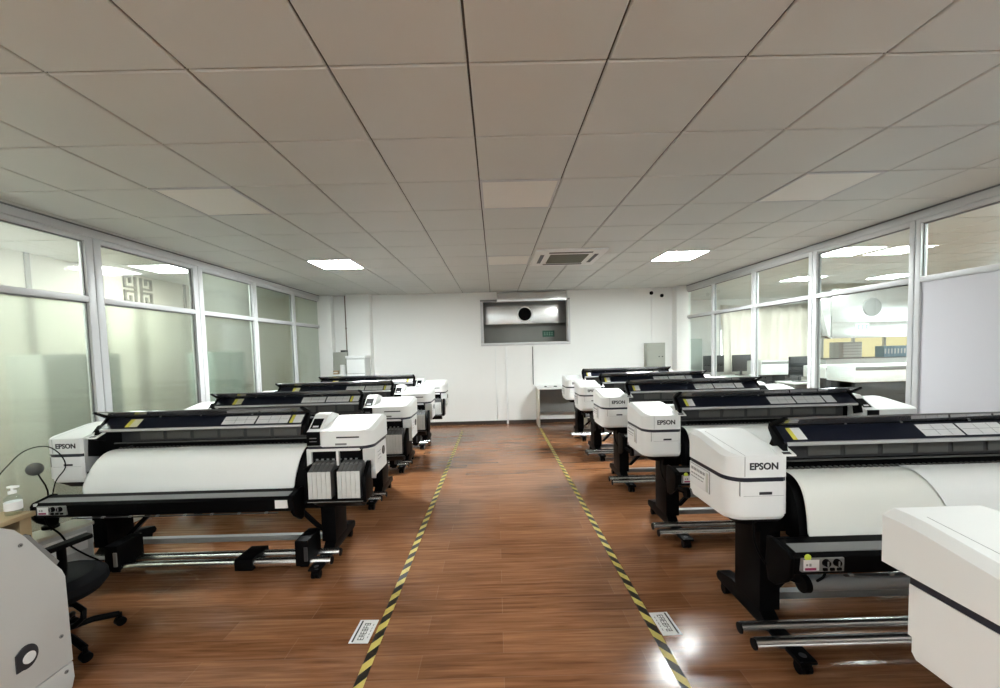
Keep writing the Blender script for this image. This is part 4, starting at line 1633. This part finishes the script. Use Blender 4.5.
    m.box(-0.95, 1.0, -0.004, 0.35, 1.70, 2.05, STEEL, 0.006)
    m.prism([(-0.95, 2.75), (-1.28, 2.75), (-1.28, 2.3), (-1.05, 1.76), (-0.95, 1.70)], 0.02, 0.22, STEEL, 'Y', 0.004)
    m.build('hood_body', t)
    m = MB()
    m.cyl((-0.05, 0.0, 2.385), (-0.05, -0.02, 2.385), 0.20, MGREY, 32)
    m.build('fan_opening', t)
    s = MB()
    s.box(-0.42, -0.12, -0.012, -0.004, 1.88, 2.02, PALEG, 0.002)
    for k in range(3):
        x = -0.38 + k * 0.09
        s.box(x, x + 0.05, -0.015, -0.01, 1.91, 1.925, SIGNMID)
        s.box(x, x + 0.05, -0.015, -0.01, 1.965, 1.98, SIGNMID)
        s.box(x + 0.02, x + 0.035, -0.015, -0.01, 1.91, 1.99, SIGNMID)
    s.build('hood_sign', t)
    # louvred unit on the cabinet by the window
    t = thing('louvre_unit', 'grey louvred unit standing in front of the yellow window of the next office', 'louvre unit', (9.25, 10.3, 0))
    MB().box(-0.36, 0.24, 0.0, 0.3, 1.19, 1.60, MACH, 0.006).build('unit_body', t)
    for k in range(5):
        z = 1.215 + k * 0.073
        MB().box(-0.26, 0.22, -0.02, 0.0, z, z + 0.055, WHITE, 0.004).build('louvre_slat', t)
    MB().box(-0.32, 0.32, 0.02, 0.28, 1.185, 1.195, DGREY).build('unit_base', t)
    t = thing('window_cabinet', 'long white cabinet under the yellow window of the next office', 'cabinet', (9.25, 10.3, 0))
    MB().box(-0.7, 2.0, 0.0, 0.5, 0.0, 1.17, WHITE2, 0.008).build('cabinet_body', t)
    MB().box(-0.72, 2.02, -0.02, 0.52, 1.17, 1.185, MGREY).build('cabinet_top', t)
    # blue binders
    for k in range(8):
        m = MB()
        x = 10.16 + k * 0.085
        m.box(x, x + 0.075, 10.4, 10.65, 1.186, 1.47, pmat('binder_blue', (0.30, 0.42, 0.52), 0.5) if k == 0 else MATS['binder_blue'], 0.004)
        m.box(x + 0.02, x + 0.055, 10.396, 10.4, 1.27, 1.40, STICK)
        tag(m.build('binder'), 'pale blue binder in the row on the office window cabinet', 'binder', 'blue binders by the yellow window')


office()

# ------------------------------------------------------------------ light and colour management
w = bpy.data.worlds.new('world')
SC.world = w
w.use_nodes = True
w.node_tree.nodes['Background'].inputs[0].default_value = (0.8, 0.9, 1.0, 1)
w.node_tree.nodes['Background'].inputs[1].default_value = 0.05

vs = SC.view_settings
vs.view_transform = 'Standard'
vs.look = 'None'
vs.gamma = 1.0
vs.use_curve_mapping = False
vs.exposure = 1.14
cy = SC.cycles
cy.use_denoising = True
cy.max_bounces = 10
cy.diffuse_bounces = 5
cy.glossy_bounces = 5
cy.transmission_bounces = 8
cy.transparent_max_bounces = 16
cy.sample_clamp_indirect = 6.0
cy.caustics_reflective = False
cy.caustics_refractive = True
